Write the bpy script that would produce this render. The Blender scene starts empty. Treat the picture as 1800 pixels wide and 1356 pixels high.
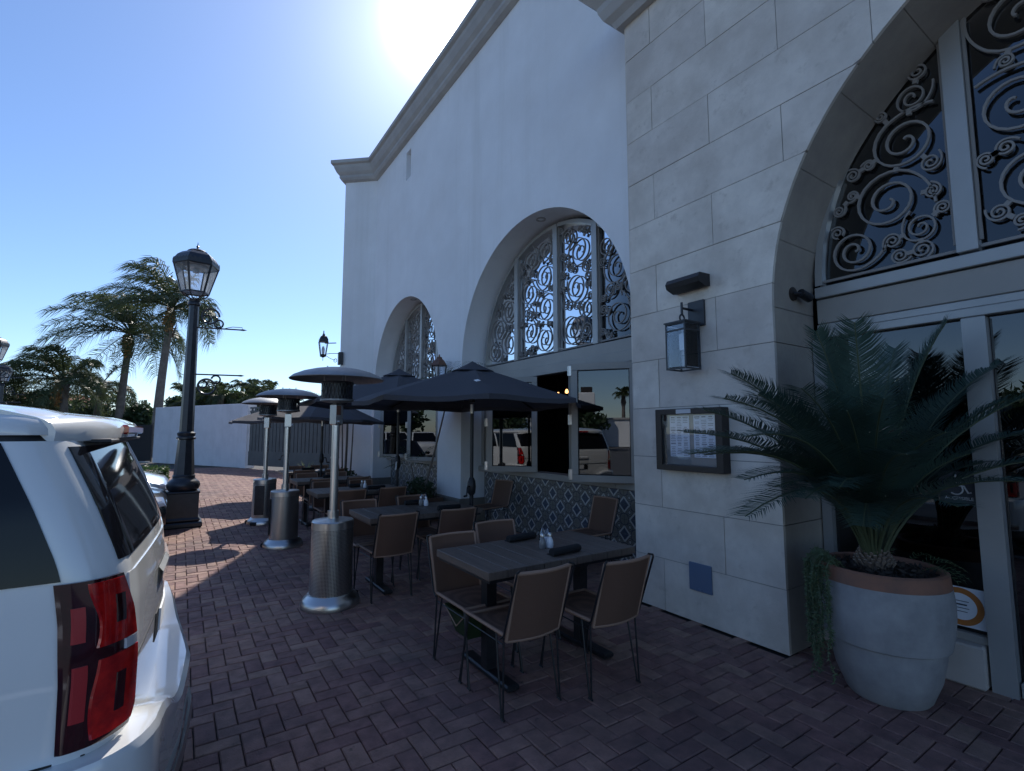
import bpy, math, random
from math import sin, cos, pi, radians, sqrt, atan2
from mathutils import Vector, Matrix, noise
R = random.Random(7)
scn = bpy.context.scene
col = scn.collection
# ------------------------------------------------------------------ camera, sky, sun, exposure
cd = bpy.data.cameras.new('camera'); cam = bpy.data.objects.new('camera', cd); col.objects.link(cam)
cam.location = (0, 0, 1.6); cam.rotation_euler = (radians(95.37), 0, radians(-33.62))
cd.sensor_width = 36; cd.lens = 873/1800*36; cd.clip_start = 0.05; cd.clip_end = 2000
scn.camera = cam
SUN_EL, SUN_AZ = radians(41.14), radians(24.15)
SV = Vector((sin(SUN_AZ)*cos(SUN_EL), cos(SUN_AZ)*cos(SUN_EL), sin(SUN_EL)))
w = bpy.data.worlds.new('World'); scn.world = w; w.use_nodes = True
nt = w.node_tree; N = nt.nodes; L = nt.links
bg = N['Background']
sky = N.new('ShaderNodeTexSky'); sky.sky_type = 'NISHITA'; sky.sun_disc = False
sky.sun_elevation = SUN_EL; sky.sun_rotation = SUN_AZ
sky.air_density = 1.0; sky.dust_density = 0.25; sky.ozone_density = 3.0
tc = N.new('ShaderNodeTexCoord'); dot = N.new('ShaderNodeVectorMath'); dot.operation = 'DOT_PRODUCT'
dot.inputs[1].default_value = SV
L.new(tc.outputs['Generated'], dot.inputs[0])
def mth(op, a, b=None, c=None):
    m = N.new('ShaderNodeMath'); m.operation = op
    for i, v in enumerate((a, b, c)):
        if v is None: continue
        if hasattr(v, 'links'): L.new(v, m.inputs[i])
        else: m.inputs[i].default_value = v
    return m.outputs[0]
clampd = mth('MAXIMUM', dot.outputs['Value'], 0.0)
core = mth('MULTIPLY', mth('POWER', clampd, 1100.0), 60.0)
halo = mth('MULTIPLY', mth('POWER', clampd, 120.0), 2.6)
wide = mth('MULTIPLY', mth('POWER', clampd, 12.0), .45)
glow = mth('ADD', mth('ADD', core, halo), wide)
gcol = N.new('ShaderNodeVectorMath'); gcol.operation = 'SCALE'; gcol.inputs[0].default_value = (0.92, 0.97, 1.0)
L.new(glow, gcol.inputs['Scale'])
addc = N.new('ShaderNodeVectorMath'); addc.operation = 'ADD'
tint = N.new('ShaderNodeVectorMath'); tint.operation = 'MULTIPLY'; tint.inputs[1].default_value = (0.78, 0.875, 1.03)
L.new(sky.outputs[0], tint.inputs[0])
L.new(tint.outputs[0], addc.inputs[0]); L.new(gcol.outputs[0], addc.inputs[1])
L.new(addc.outputs[0], bg.inputs['Color']); bg.inputs['Strength'].default_value = 0.093
sd = bpy.data.lights.new('sun', 'SUN'); sd.energy = 2.8; sd.angle = radians(0.55); sd.color = (1, .94, .86)
so = bpy.data.objects.new('sun', sd); col.objects.link(so)
so.rotation_euler = SV.to_track_quat('Z', 'Y').to_euler(); so.location = (0, 0, 30)
vs = scn.view_settings; vs.view_transform = 'Standard'; vs.look = 'None'; vs.gamma = 1; vs.use_curve_mapping = False
vs.exposure = 0.78

# ------------------------------------------------------------------ materials
MATS = {}
def mat(name, c, rough=.6, metal=0., c2=None, nscale=6., bump=0., bscale=60., spec=.5, coat=0., tintattr=False, obj=False, detail=6.):
    if name in MATS: return MATS[name]
    m = bpy.data.materials.new(name); m.use_nodes = True; n = m.node_tree; b = n.nodes['Principled BSDF']
    b.inputs['Roughness'].default_value = rough; b.inputs['Metallic'].default_value = metal
    b.inputs['Specular IOR Level'].default_value = spec; b.inputs['Coat Weight'].default_value = coat
    b.inputs['Base Color'].default_value = (*c, 1)
    geo = n.nodes.new('ShaderNodeNewGeometry')
    out = None
    if c2:
        t = n.nodes.new('ShaderNodeTexNoise'); t.inputs['Scale'].default_value = nscale; t.inputs['Detail'].default_value = detail
        t.inputs['Roughness'].default_value = .62
        if obj:
            o = n.nodes.new('ShaderNodeTexCoord'); n.links.new(o.outputs['Object'], t.inputs['Vector'])
        else: n.links.new(geo.outputs['Position'], t.inputs['Vector'])
        r = n.nodes.new('ShaderNodeMapRange'); r.inputs['From Min'].default_value = .36; r.inputs['From Max'].default_value = .66
        n.links.new(t.outputs['Fac'], r.inputs['Value'])
        mx = n.nodes.new('ShaderNodeMix'); mx.data_type = 'RGBA'
        mx.inputs['A'].default_value = (*c, 1); mx.inputs['B'].default_value = (*c2, 1)
        n.links.new(r.outputs[0], mx.inputs['Factor']); out = mx.outputs['Result']
        n.links.new(out, b.inputs['Base Color'])
        rr = n.nodes.new('ShaderNodeMapRange'); rr.inputs['To Min'].default_value = max(.02, rough*.8); rr.inputs['To Max'].default_value = min(1, rough*1.2)
        n.links.new(t.outputs['Fac'], rr.inputs['Value']); n.links.new(rr.outputs[0], b.inputs['Roughness'])
    if tintattr:
        a = n.nodes.new('ShaderNodeAttribute'); a.attribute_name = 'tint'
        hv = n.nodes.new('ShaderNodeHueSaturation')
        vr = n.nodes.new('ShaderNodeMapRange'); vr.inputs['To Min'].default_value = .78; vr.inputs['To Max'].default_value = 1.22
        hr = n.nodes.new('ShaderNodeMapRange'); hr.inputs['To Min'].default_value = .485; hr.inputs['To Max'].default_value = .515
        n.links.new(a.outputs['Fac'], vr.inputs['Value']); n.links.new(a.outputs['Fac'], hr.inputs['Value'])
        n.links.new(vr.outputs[0], hv.inputs['Value']); n.links.new(hr.outputs[0], hv.inputs['Hue'])
        if out: n.links.new(out, hv.inputs['Color'])
        else: hv.inputs['Color'].default_value = (*c, 1)
        n.links.new(hv.outputs[0], b.inputs['Base Color'])
    if bump:
        t2 = n.nodes.new('ShaderNodeTexNoise'); t2.inputs['Scale'].default_value = bscale; t2.inputs['Detail'].default_value = 5
        n.links.new(geo.outputs['Position'], t2.inputs['Vector'])
        bp = n.nodes.new('ShaderNodeBump'); bp.inputs['Strength'].default_value = bump; bp.inputs['Distance'].default_value = .01
        n.links.new(t2.outputs['Fac'], bp.inputs['Height']); n.links.new(bp.outputs[0], b.inputs['Normal'])
    MATS[name] = m; return m
def glassmat(name, tintc=(.25, .28, .3), ior=1.9, rough=.0):
    m = bpy.data.materials.new(name); m.use_nodes = True; n = m.node_tree; n.nodes.clear()
    o = n.nodes.new('ShaderNodeOutputMaterial'); mx = n.nodes.new('ShaderNodeMixShader')
    f = n.nodes.new('ShaderNodeFresnel'); f.inputs['IOR'].default_value = ior
    t = n.nodes.new('ShaderNodeBsdfTransparent'); t.inputs[0].default_value = (*tintc, 1)
    g = n.nodes.new('ShaderNodeBsdfGlossy'); g.inputs['Roughness'].default_value = rough; g.inputs['Color'].default_value = (.95, .97, 1, 1)
    n.links.new(f.outputs[0], mx.inputs[0]); n.links.new(t.outputs[0], mx.inputs[1]); n.links.new(g.outputs[0], mx.inputs[2])
    n.links.new(mx.outputs[0], o.inputs[0]); MATS[name] = m; return m

def nodes_of(m): return m.node_tree.nodes, m.node_tree.links
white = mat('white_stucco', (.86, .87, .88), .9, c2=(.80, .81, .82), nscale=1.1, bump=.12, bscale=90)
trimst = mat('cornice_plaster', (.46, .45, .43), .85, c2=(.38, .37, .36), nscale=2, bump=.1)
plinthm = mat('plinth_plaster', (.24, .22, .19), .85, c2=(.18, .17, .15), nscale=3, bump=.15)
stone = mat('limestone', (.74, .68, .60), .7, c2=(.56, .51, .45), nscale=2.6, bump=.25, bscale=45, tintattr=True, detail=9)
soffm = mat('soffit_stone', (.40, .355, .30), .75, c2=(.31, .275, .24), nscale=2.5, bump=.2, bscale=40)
jointm = mat('joint_grout', (.24, .225, .21), .9)
brickm = mat('paver_brick', (.33, .19, .155), .78, c2=(.205, .122, .10), nscale=9, bump=.5, bscale=120, tintattr=True, spec=.35)
sandm = mat('joint_sand', (.035, .032, .03), .95, c2=(.06, .054, .048), nscale=5)
asphalt = mat('asphalt', (.09, .09, .092), .85, c2=(.12, .12, .12), nscale=3, bump=.4, bscale=200)
concrete = mat('concrete_kerb', (.42, .40, .37), .85, c2=(.33, .32, .30), nscale=4, bump=.2)
frame = mat('bronze_frame', (.37, .345, .31), .45, c2=(.33, .31, .28), nscale=2, spec=.5)
framel = mat('silver_frame', (.42, .42, .41), .4, metal=.35, c2=(.38, .38, .37), nscale=2)
scrollm = mat('scroll_iron', (.27, .255, .24), .6)
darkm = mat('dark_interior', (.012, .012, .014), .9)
blackm = mat('black_metal', (.018, .019, .022), .38, metal=.3, c2=(.03, .03, .033), nscale=15)
lampm = mat('lamp_iron', (.022, .026, .032), .35, metal=.2, c2=(.035, .038, .045), nscale=12, spec=.6)
chairm = mat('chair_rope', (.115, .062, .042), .8)
pipem = mat('chair_piping', (.32, .20, .14), .75)
canvas = mat('umbrella_canvas', (.058, .059, .070), .85, c2=(.07, .071, .084), nscale=4, bump=.15, bscale=20)
steel = mat('brushed_steel', (.58, .57, .55), .3, metal=1.)
domem = mat('heater_dome', (.30, .31, .32), .5, metal=.75, c2=(.24, .25, .26), nscale=6)
tablem = mat('weathered_wood', (.17, .14, .125), .5, c2=(.11, .095, .088), nscale=5, bump=.3, bscale=30)
carw = mat('white_car_paint', (.80, .81, .80), .22, coat=1., spec=.5)
carb = mat('black_car_paint', (.012, .013, .016), .2, coat=1.)
carsil = mat('silver_car_paint', (.45, .47, .50), .28, metal=.6, coat=1.)
carglass = mat('car_glass', (.006, .007, .010), .04, spec=.25)
blackpl = mat('black_plastic', (.015, .015, .017), .5)
rubber = mat('rubber', (.02, .02, .02), .9)
redl = mat('red_lens', (.62, .015, .012), .10, coat=1., c2=(.34, .006, .008), nscale=26)
redd = mat('dark_red_lens', (.045, .004, .008), .08, coat=1., c2=(.02, .003, .006), nscale=14)
redr = mat('red_reflector', (.42, .03, .035), .3)
clearl = mat('clear_lens', (.6, .6, .62), .1, coat=1.)
potm = mat('pot_glaze', (.36, .355, .35), .55, c2=(.25, .25, .25), nscale=5, bump=.15, bscale=14)
terra = mat('terracotta', (.29, .135, .085), .8, c2=(.20, .11, .08), nscale=7)
soil = mat('soil', (.03, .024, .02), .95, c2=(.055, .042, .035), nscale=30)
cycm = mat('cycad_leaf', (.048, .092, .072), .42, c2=(.07, .118, .088), nscale=4)
cycr = mat('frond_stem', (.08, .10, .05), .6)
cyct = mat('cycad_trunk', (.28, .22, .17), .9, c2=(.14, .10, .08), nscale=40)
vine = mat('trailing_leaf', (.06, .10, .045), .6, c2=(.10, .14, .06), nscale=9)
palml = mat('palm_leaf', (.055, .085, .035), .42, c2=(.12, .14, .06), nscale=2.5)
palmt = mat('palm_trunk', (.20, .17, .145), .9, c2=(.13, .11, .095), nscale=4, bump=.5, bscale=8)
seedm = mat('dry_sheath', (.50, .26, .09), .9, c2=(.34, .17, .06), nscale=8)
leafm = mat('shrub_leaf', (.035, .075, .02), .5, c2=(.07, .12, .035), nscale=5)
leafd = mat('dark_leaf', (.032, .062, .028), .5, c2=(.06, .095, .04), nscale=5)
wallw = mat('garden_wall_paint', (.70, .70, .72), .9, c2=(.62, .62, .64), nscale=1.5, bump=.08)
gatem = mat('gate_paint', (.075, .082, .088), .5, c2=(.06, .066, .072), nscale=3)
fencem = mat('fence_dark', (.02, .02, .022), .8)
paper = mat('menu_paper', (.90, .92, .95), .6)
ink = mat('menu_ink', (.25, .26, .30), .7)
frameb = mat('menu_frame', (.03, .022, .018), .45)
ceram = mat('shaker_ceramic', (.75, .77, .8), .3)
napm = mat('black_napkin', (.012, .012, .013), .95)
woodp = mat('planter_wood', (.13, .075, .05), .8, c2=(.09, .05, .035), nscale=8)
copper = mat('aged_copper', (.20, .10, .065), .5, metal=.4, c2=(.14, .07, .05), nscale=20)
roofm = mat('roof_tile', (.42, .16, .09), .85, c2=(.30, .12, .07), nscale=3)
signm = mat('sign_grey', (.055, .06, .075), .5)
signw = mat('sign_white', (.7, .72, .75), .5)
orange = mat('sticker_orange', (.55, .20, .05), .5)
bluep = mat('outlet_grey_blue', (.12, .17, .26), .5)
pinkc = mat('label_silver', (.55, .55, .56), .4)
gla = glassmat('window_glass', (.10, .115, .13), 2.0)
glun2 = glassmat('entrance_arch_glass', (.10, .115, .13), 1.75)
glun = glassmat('upper_window_glass', (.10, .115, .13), 1.33)
glal = glassmat('lantern_glass', (.95, .97, 1.0), 1.5)
glbox = glassmat('case_glass', (.95, .97, 1.0), 1.4)
# translucent frosted lamp glass
mfro = glassmat('frosted_glass', (.80, .86, .92), 1.5)
n_, l_ = mfro.node_tree.nodes, mfro.node_tree.links
tr_ = n_.new('ShaderNodeBsdfTranslucent'); tr_.inputs[0].default_value = (.75, .8, .86, 1); mxx = n_.new('ShaderNodeMixShader'); mxx.inputs[0].default_value = .3
oo = [k for k in n_ if k.type == 'OUTPUT_MATERIAL'][0]; src = oo.inputs[0].links[0].from_socket; l_.new(src, mxx.inputs[1]); l_.new(tr_.outputs[0], mxx.inputs[2]); l_.new(mxx.outputs[0], oo.inputs[0])
def leafy(m, f=.35):
    n, l = nodes_of(m); b = n['Principled BSDF']; o = n['Material Output']
    t = n.new('ShaderNodeBsdfTranslucent'); mx = n.new('ShaderNodeMixShader'); mx.inputs[0].default_value = f
    if b.inputs['Base Color'].links: l.new(b.inputs['Base Color'].links[0].from_socket, t.inputs[0])
    l.new(b.outputs[0], mx.inputs[1]); l.new(t.outputs[0], mx.inputs[2]); l.new(mx.outputs[0], o.inputs[0])
for m_ in (palml, leafm, leafd): leafy(m_, .4)
leafy(cycm, .2)
bulbm = bpy.data.materials.new('warm_bulb'); bulbm.use_nodes = True
bb = bulbm.node_tree.nodes['Principled BSDF']; bb.inputs['Emission Color'].default_value = (1, .45, .15, 1); bb.inputs['Emission Strength'].default_value = 2.5; bb.inputs['Base Color'].default_value = (1, .5, .2, 1)
# woven rope: fine horizontal cords as relief and colour
def weave(m, sc=300):
    n, l = nodes_of(m); b = n['Principled BSDF']; g = n.new('ShaderNodeTexCoord')
    wv = n.new('ShaderNodeTexWave'); wv.bands_direction = 'Z'; wv.inputs['Scale'].default_value = sc/6.28; wv.inputs['Distortion'].default_value = .6
    w2 = n.new('ShaderNodeTexWave'); w2.bands_direction = 'X'; w2.inputs['Scale'].default_value = sc/6.28
    l.new(g.outputs['Object'], wv.inputs[0]); l.new(g.outputs['Object'], w2.inputs[0])
    a = n.new('ShaderNodeMath'); a.operation = 'ADD'; l.new(wv.outputs['Fac'], a.inputs[0]); l.new(w2.outputs['Fac'], a.inputs[1])
    bp = n.new('ShaderNodeBump'); bp.inputs['Strength'].default_value = .6; bp.inputs['Distance'].default_value = .004
    l.new(a.outputs[0], bp.inputs['Height']); l.new(bp.outputs[0], b.inputs['Normal'])
    cr = n.new('ShaderNodeMix'); cr.data_type = 'RGBA'; cr.inputs['A'].default_value = (.10, .052, .033, 1); cr.inputs['B'].default_value = (.23, .125, .082, 1)
    h = n.new('ShaderNodeMath'); h.operation = 'MULTIPLY'; h.inputs[1].default_value = .5; l.new(a.outputs[0], h.inputs[0])
    l.new(h.outputs[0], cr.inputs['Factor']); l.new(cr.outputs['Result'], b.inputs['Base Color'])
weave(chairm)
# perforated steel sheet
perf = mat('perforated_steel', (.42, .41, .40), .33, metal=1.)
def perfo(m):
    n, l = nodes_of(m); b = n['Principled BSDF']; u = n.new('ShaderNodeUVMap'); s = n.new('ShaderNodeSeparateXYZ')
    l.new(u.outputs[0], s.inputs[0]); fs = []
    for i, sc in ((0, 92), (1, 50)):
        a = n.new('ShaderNodeMath'); a.operation = 'MULTIPLY'; a.inputs[1].default_value = sc; l.new(s.outputs[i], a.inputs[0])
        f = n.new('ShaderNodeMath'); f.operation = 'FRACT'; l.new(a.outputs[0], f.inputs[0])
        g = n.new('ShaderNodeMath'); g.operation = 'GREATER_THAN'; g.inputs[1].default_value = .38; l.new(f.outputs[0], g.inputs[0]); fs.append(g)
    mm = n.new('ShaderNodeMath'); mm.operation = 'MULTIPLY'; l.new(fs[0].outputs[0], mm.inputs[0]); l.new(fs[1].outputs[0], mm.inputs[1])
    cr = n.new('ShaderNodeMix'); cr.data_type = 'RGBA'; cr.inputs['A'].default_value = (.62, .60, .57, 1); cr.inputs['B'].default_value = (.10, .10, .10, 1)
    l.new(mm.outputs[0], cr.inputs['Factor']); l.new(cr.outputs['Result'], b.inputs['Base Color'])
    bp = n.new('ShaderNodeBump'); bp.invert = True; bp.inputs['Strength'].default_value = .7; bp.inputs['Distance'].default_value = .004
    l.new(mm.outputs[0], bp.inputs['Height']); l.new(bp.outputs[0], b.inputs['Normal'])
perfo(perf)
# Spanish tile: print on the world (y, z) lattice, period .36
tilem = mat('painted_tile', (.3, .3, .3), .35, spec=.5)
def tilepat(m):
    n, l = nodes_of(m); b = n['Principled BSDF']; g = n.new('ShaderNodeNewGeometry'); s = n.new('ShaderNodeSeparateXYZ'); l.new(g.outputs['Position'], s.inputs[0])
    def M(op, a, b_=None, c=None):
        q = n.new('ShaderNodeMath'); q.operation = op
        for i, v in enumerate((a, b_, c)):
            if v is None: continue
            if hasattr(v, 'links'): l.new(v, q.inputs[i])
            else: q.inputs[i].default_value = v
        return q.outputs[0]
    P = .36
    u = M('DIVIDE', s.outputs['Y'], P); v = M('DIVIDE', M('SUBTRACT', s.outputs['Z'], .88), P)
    def cell(ou, ov):
        a = M('ABSOLUTE', M('SUBTRACT', M('FRACT', M('ADD', u, ou+.5)), .5)); c = M('ABSOLUTE', M('SUBTRACT', M('FRACT', M('ADD', v, ov+.5)), .5)); return a, c
    a0, c0 = cell(0, 0); a1, c1 = cell(.5, .5)
    nz = n.new('ShaderNodeTexNoise'); nz.inputs['Scale'].default_value = 70; l.new(g.outputs['Position'], nz.inputs['Vector'])
    wob = M('MULTIPLY', M('SINE', M('MULTIPLY', M('SUBTRACT', M('ADD', u, M('MULTIPLY', v, 1.0)), 0.0), 75.0)), .012)
    d = M('MINIMUM', M('ADD', a0, c0), M('ADD', a1, c1))
    d = M('ADD', d, wob)
    # concave: stars
    e0 = M('MINIMUM', M('MULTIPLY', a0, c0), M('MULTIPLY', a1, c1))
    white1 = M('MULTIPLY', M('GREATER_THAN', d, .205), M('LESS_THAN', d, .285))
    navy = M('LESS_THAN', d, .205)
    b0, e_0 = cell(.5, 0); b1, e_1 = cell(0, .5)
    def hyp(x, y): return M('SQRT', M('ADD', M('MULTIPLY', x, x), M('MULTIPLY', y, y)))
    rm = M('MINIMUM', hyp(b0, e_0), hyp(b1, e_1))
    med = M('LESS_THAN', rm, .145)
    ring2 = M('MULTIPLY', M('GREATER_THAN', rm, .185), M('LESS_THAN', rm, .215))
    h0, k0 = cell(.25, .25); h1, k1 = cell(.25, .75)
    ro = M('MINIMUM', hyp(h0, k0), hyp(h1, k1)); 
    ovn = M('MINIMUM', M('MINIMUM', hyp(*cell(.25, .25)), hyp(*cell(.75, .75))), M('MINIMUM', hyp(*cell(.25, .75)), hyp(*cell(.75, .25))))
    ow = M('LESS_THAN', ovn, .05); od = M('MULTIPLY', M('GREATER_THAN', ovn, .05), M('LESS_THAN', ovn, .075)); og = M('MULTIPLY', M('GREATER_THAN', ovn, .075), M('LESS_THAN', ovn, .115)); od2 = M('MULTIPLY', M('GREATER_THAN', ovn, .115), M('LESS_THAN', ovn, .135))
    cur = None
    def lay(fac, colr):
        nonlocal cur
        mx = n.new('ShaderNodeMix'); mx.data_type = 'RGBA'
        if cur is None: mx.inputs['A'].default_value = (.21, .20, .185, 1)
        else: l.new(cur, mx.inputs['A'])
        mx.inputs['B'].default_value = (*colr, 1); l.new(fac, mx.inputs['Factor']); cur = mx.outputs['Result']
    lay(ring2, (.05, .055, .075)); lay(med, (.185, .18, .165)); lay(M('MULTIPLY', M('GREATER_THAN', M('FRACT', M('MULTIPLY', rm, 22.)), .6), med), (.20, .19, .16))
    lay(white1, (.56, .56, .54)); lay(navy, (.085, .10, .145)); lay(M('LESS_THAN', d, .07), (.12, .15, .19))
    lay(od2, (.03, .035, .05)); lay(og, (.24, .23, .21)); lay(od, (.03, .035, .05)); lay(ow, (.42, .42, .40))
    l.new(cur, b.inputs['Base Color'])
tilepat(tilem)
def stain(m, scale, colr, lo, hi, amt):
    n, l = nodes_of(m); b = n['Principled BSDF']; src = b.inputs['Base Color'].links[0].from_socket
    g = n.new('ShaderNodeNewGeometry'); mp = n.new('ShaderNodeMapping'); mp.inputs['Scale'].default_value = scale; l.new(g.outputs['Position'], mp.inputs[0])
    t = n.new('ShaderNodeTexNoise'); t.inputs['Scale'].default_value = 1.; t.inputs['Detail'].default_value = 8; t.inputs['Roughness'].default_value = .65; l.new(mp.outputs[0], t.inputs['Vector'])
    r = n.new('ShaderNodeMapRange'); r.inputs['From Min'].default_value = lo; r.inputs['From Max'].default_value = hi; r.inputs['To Max'].default_value = amt; l.new(t.outputs['Fac'], r.inputs['Value'])
    mx = n.new('ShaderNodeMix'); mx.data_type = 'RGBA'; l.new(src, mx.inputs['A']); mx.inputs['B'].default_value = (*colr, 1); l.new(r.outputs[0], mx.inputs['Factor']); l.new(mx.outputs['Result'], b.inputs['Base Color'])
stain(stone, (9, 9, 9), (.30, .255, .20), .58, .74, .4); stain(stone, (55, 55, 55), (.24, .20, .16), .67, .76, .5); stain(stone, (1.3, 1.3, 1.3), (.60, .53, .44), .45, .7, .4)
stain(white, (2.2, 2.2, .10), (.62, .62, .60), .52, .75, .45); stain(white, (.5, .5, .5), (.72, .71, .70), .45, .7, .6)
stain(brickm, (.9, .9, .9), (.10, .075, .07), .48, .68, .6); stain(brickm, (14, 14, 14), (.07, .055, .05), .62, .70, .7)
stain(wallw, (1.5, 1.5, .2), (.5, .5, .48), .52, .75, .5)
stain(potm, (7, 7, 1.2), (.36, .36, .36), .52, .7, .5); stain(carw, (25, 25, 25), (.5, .5, .48), .66, .76, .25) if carw.node_tree.nodes['Principled BSDF'].inputs['Base Color'].links else None
# weathered planks get a long grain
def grain(m, axis='X'):
    n, l = nodes_of(m); b = n['Principled BSDF']; t = n.new('ShaderNodeTexCoord'); mp = n.new('ShaderNodeMapping')
    mp.inputs['Scale'].default_value = (60, 2, 10); l.new(t.outputs['Object'], mp.inputs[0])
    q = n.new('ShaderNodeTexNoise'); q.inputs['Scale'].default_value = 1.; q.inputs['Detail'].default_value = 6; l.new(mp.outputs[0], q.inputs[0])
    cr = n.new('ShaderNodeMix'); cr.data_type = 'RGBA'; cr.inputs['A'].default_value = (.065, .047, .037, 1); cr.inputs['B'].default_value = (.19, .145, .115, 1)
    l.new(q.outputs['Fac'], cr.inputs['Factor']); l.new(cr.outputs['Result'], b.inputs['Base Color'])
grain(tablem)
# diffuse light through the thin canvas
leafy(canvas, .12)

# ------------------------------------------------------------------ mesh helpers
class B:
    def __init__(s): s.v = []; s.f = []; s.t = []; s.uv = None
    def add(s, vs, fs):
        o = len(s.v); s.v += [tuple(x) for x in vs]; s.f += [tuple(i+o for i in f) for f in fs]; return s
    def box(s, c, d, rz=0, rot=None, bev=0):
        x, y, z = d[0]/2, d[1]/2, d[2]/2
        if bev:
            b = min(bev, x*.9, y*.9, z*.9); pts = []; 
            for sz in (-1, 1):
                for k, (ix, iy, iz) in enumerate(((0, 0, b), (b, b, 0))):
                    pass
            ring = lambda xx, yy, zz: [(-xx, -yy, zz), (xx, -yy, zz), (xx, yy, zz), (-xx, yy, zz)]
            vs = ring(x-b, y-b, -z)+ring(x, y, -z+b)+ring(x, y, z-b)+ring(x-b, y-b, z)
            fs = [(3, 2, 1, 0), (12, 13, 14, 15)]
            for r in range(3):
                for i in range(4): fs.append((r*4+i, r*4+(i+1) % 4, r*4+4+(i+1) % 4, r*4+4+i))
        else:
            vs = [(-x, -y, -z), (x, -y, -z), (x, y, -z), (-x, y, -z), (-x, -y, z), (x, -y, z), (x, y, z), (-x, y, z)]
            fs = [(3, 2, 1, 0), (4, 5, 6, 7), (0, 1, 5, 4), (1, 2, 6, 5), (2, 3, 7, 6), (3, 0, 4, 7)]
        m = rot if rot is not None else Matrix.Rotation(rz, 3, 'Z')
        c = Vector(c); s.add([m @ Vector(p) + c for p in vs], fs); return s
    def bar(s, a, b, w_, h_, up=Vector((0, 0, 1))):
        a, b = Vector(a), Vector(b); d = (b-a); ln = d.length; d.normalize()
        if abs(d.dot(up)) > .99: up = Vector((1, 0, 0))
        x = d.cross(up).normalized(); z = x.cross(d)
        m = Matrix((x, d, z)).transposed(); s.box((a+b)/2, (w_, ln, h_), rot=m); return s
    def tube(s, path, r, n=8, closed=False, cap=True):
        path = [Vector(p) for p in path]; k = len(path); rs = r if isinstance(r, (list, tuple)) else [r]*k
        vs = []; pu = None
        for i, p in enumerate(path):
            d = (path[(i+1) % k] - path[i-1]) if (closed or 0 < i < k-1) else (path[1]-path[0] if i == 0 else path[-1]-path[-2])
            d.normalize()
            if pu is None:
                pu = Vector((0, 0, 1)) if abs(d.z) < .9 else Vector((1, 0, 0))
            x = d.cross(pu)
            if x.length < 1e-4: x = d.cross(Vector((0, 1, 0)))
            x.normalize(); y = x.cross(d).normalized(); pu = y
            for j in range(n):
                a = 2*pi*j/n; vs.append(p + (x*cos(a)+y*sin(a))*rs[i])
        fs = []
        for i in range(k if closed else k-1):
            for j in range(n):
                a, b = i*n+j, i*n+(j+1) % n; c, d_ = ((i+1) % k)*n+(j+1) % n, ((i+1) % k)*n+j
                fs.append((a, b, c, d_))
        if cap and not closed: fs += [tuple(range(n-1, -1, -1)), tuple(range((k-1)*n, k*n))]
        s.add(vs, fs); return s
    def lathe(s, prof, c=(0, 0, 0), n=32, rot=0, uvs=False, cap=True):
        c = Vector(c); vs = []
        for r, z in prof:
            for j in range(n):
                a = 2*pi*j/n+rot; vs.append((c.x+r*cos(a), c.y+r*sin(a), c.z+z))
        fs = [(i*n+j, i*n+(j+1) % n, (i+1)*n+(j+1) % n, (i+1)*n+j) for i in range(len(prof)-1) for j in range(n)]
        if cap:
            if prof[0][0] > 1e-4: fs.append(tuple(range(n-1, -1, -1)))
            if prof[-1][0] > 1e-4: fs.append(tuple(range((len(prof)-1)*n, len(prof)*n)))
        s.add(vs, fs); return s
    def prism(s, poly, a, b):
        """poly: list of 3D-making functions; a,b offsets: poly points already 3D lists"""
        n = len(poly); a, b = Vector(a), Vector(b)
        vs = [Vector(p)+a for p in poly]+[Vector(p)+b for p in poly]
        fs = [tuple(range(n-1, -1, -1)), tuple(range(n, 2*n))]+[(i, (i+1) % n, n+(i+1) % n, n+i) for i in range(n)]
        s.add(vs, fs); return s
    def strip(s, rows, close=False):
        n = len(rows[0]); vs = [p for r in rows for p in r]; fs = []
        for i in range(len(rows)-1):
            for j in range(n-1 if not close else n): fs.append((i*n+j, i*n+(j+1) % n, (i+1)*n+(j+1) % n, (i+1)*n+j))
        s.add(vs, fs); return s
    def mesh(s, name, m, smooth=False, off=None, ang=35):
        me = bpy.data.meshes.new(name)
        vs = s.v if off is None else [(a-off[0], b-off[1], c-off[2]) for a, b, c in s.v]
        me.from_pydata(vs, [], s.f)
        if m: me.materials.append(m)
        me.validate(); 
        if smooth:
            me.polygons.foreach_set('use_smooth', [True]*len(me.polygons)); 
            try: me.set_sharp_from_angle(angle=radians(ang))
            except Exception: pass
        me.update(); return me
def link(name, data, parent=None):
    o = bpy.data.objects.new(name, data); col.objects.link(o)
    if parent is not None: o.parent = parent
    return o
def put(name, b, m, parent=None, smooth=False, world=False, ang=35):
    """one mesh object; world=True: coordinates are world ones, stored relative to the parent's base"""
    off = None
    if world and parent is not None:
        off = Vector((0, 0, 0)); q = parent
        while q is not None: off = off + q.location; q = q.parent
    return link(name, b.mesh(name, m, smooth, off, ang), parent)
def thing(name, label, cat, loc=(0, 0, 0), rz=0, group=None):
    o = link(name, None); o.location = loc; o.rotation_euler = (0, 0, rz); o['label'] = label; o['category'] = cat
    o.empty_display_size = .1
    if group: o['group'] = group
    return o
def tag(o, label, cat, group=None):
    o['label'] = label; o['category'] = cat
    if group: o['group'] = group
    return o
def struct(name, b, m, smooth=False):
    o = put(name, b, m, None, smooth); o['kind'] = 'structure'; return o
CH = {}
def kids(o): return [c for c in ALL if c.parent == o]
def dup(root, loc, rz, label, group=None):
    r = root.copy(); col.objects.link(r); r.location = loc; r.rotation_euler = (0, 0, rz); r['label'] = label
    if group: r['group'] = group
    for ch in list(root.children):
        c = ch.copy(); col.objects.link(c); c.parent = r
        for g in list(ch.children):
            d = g.copy(); col.objects.link(d); d.parent = c
    return r
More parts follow.
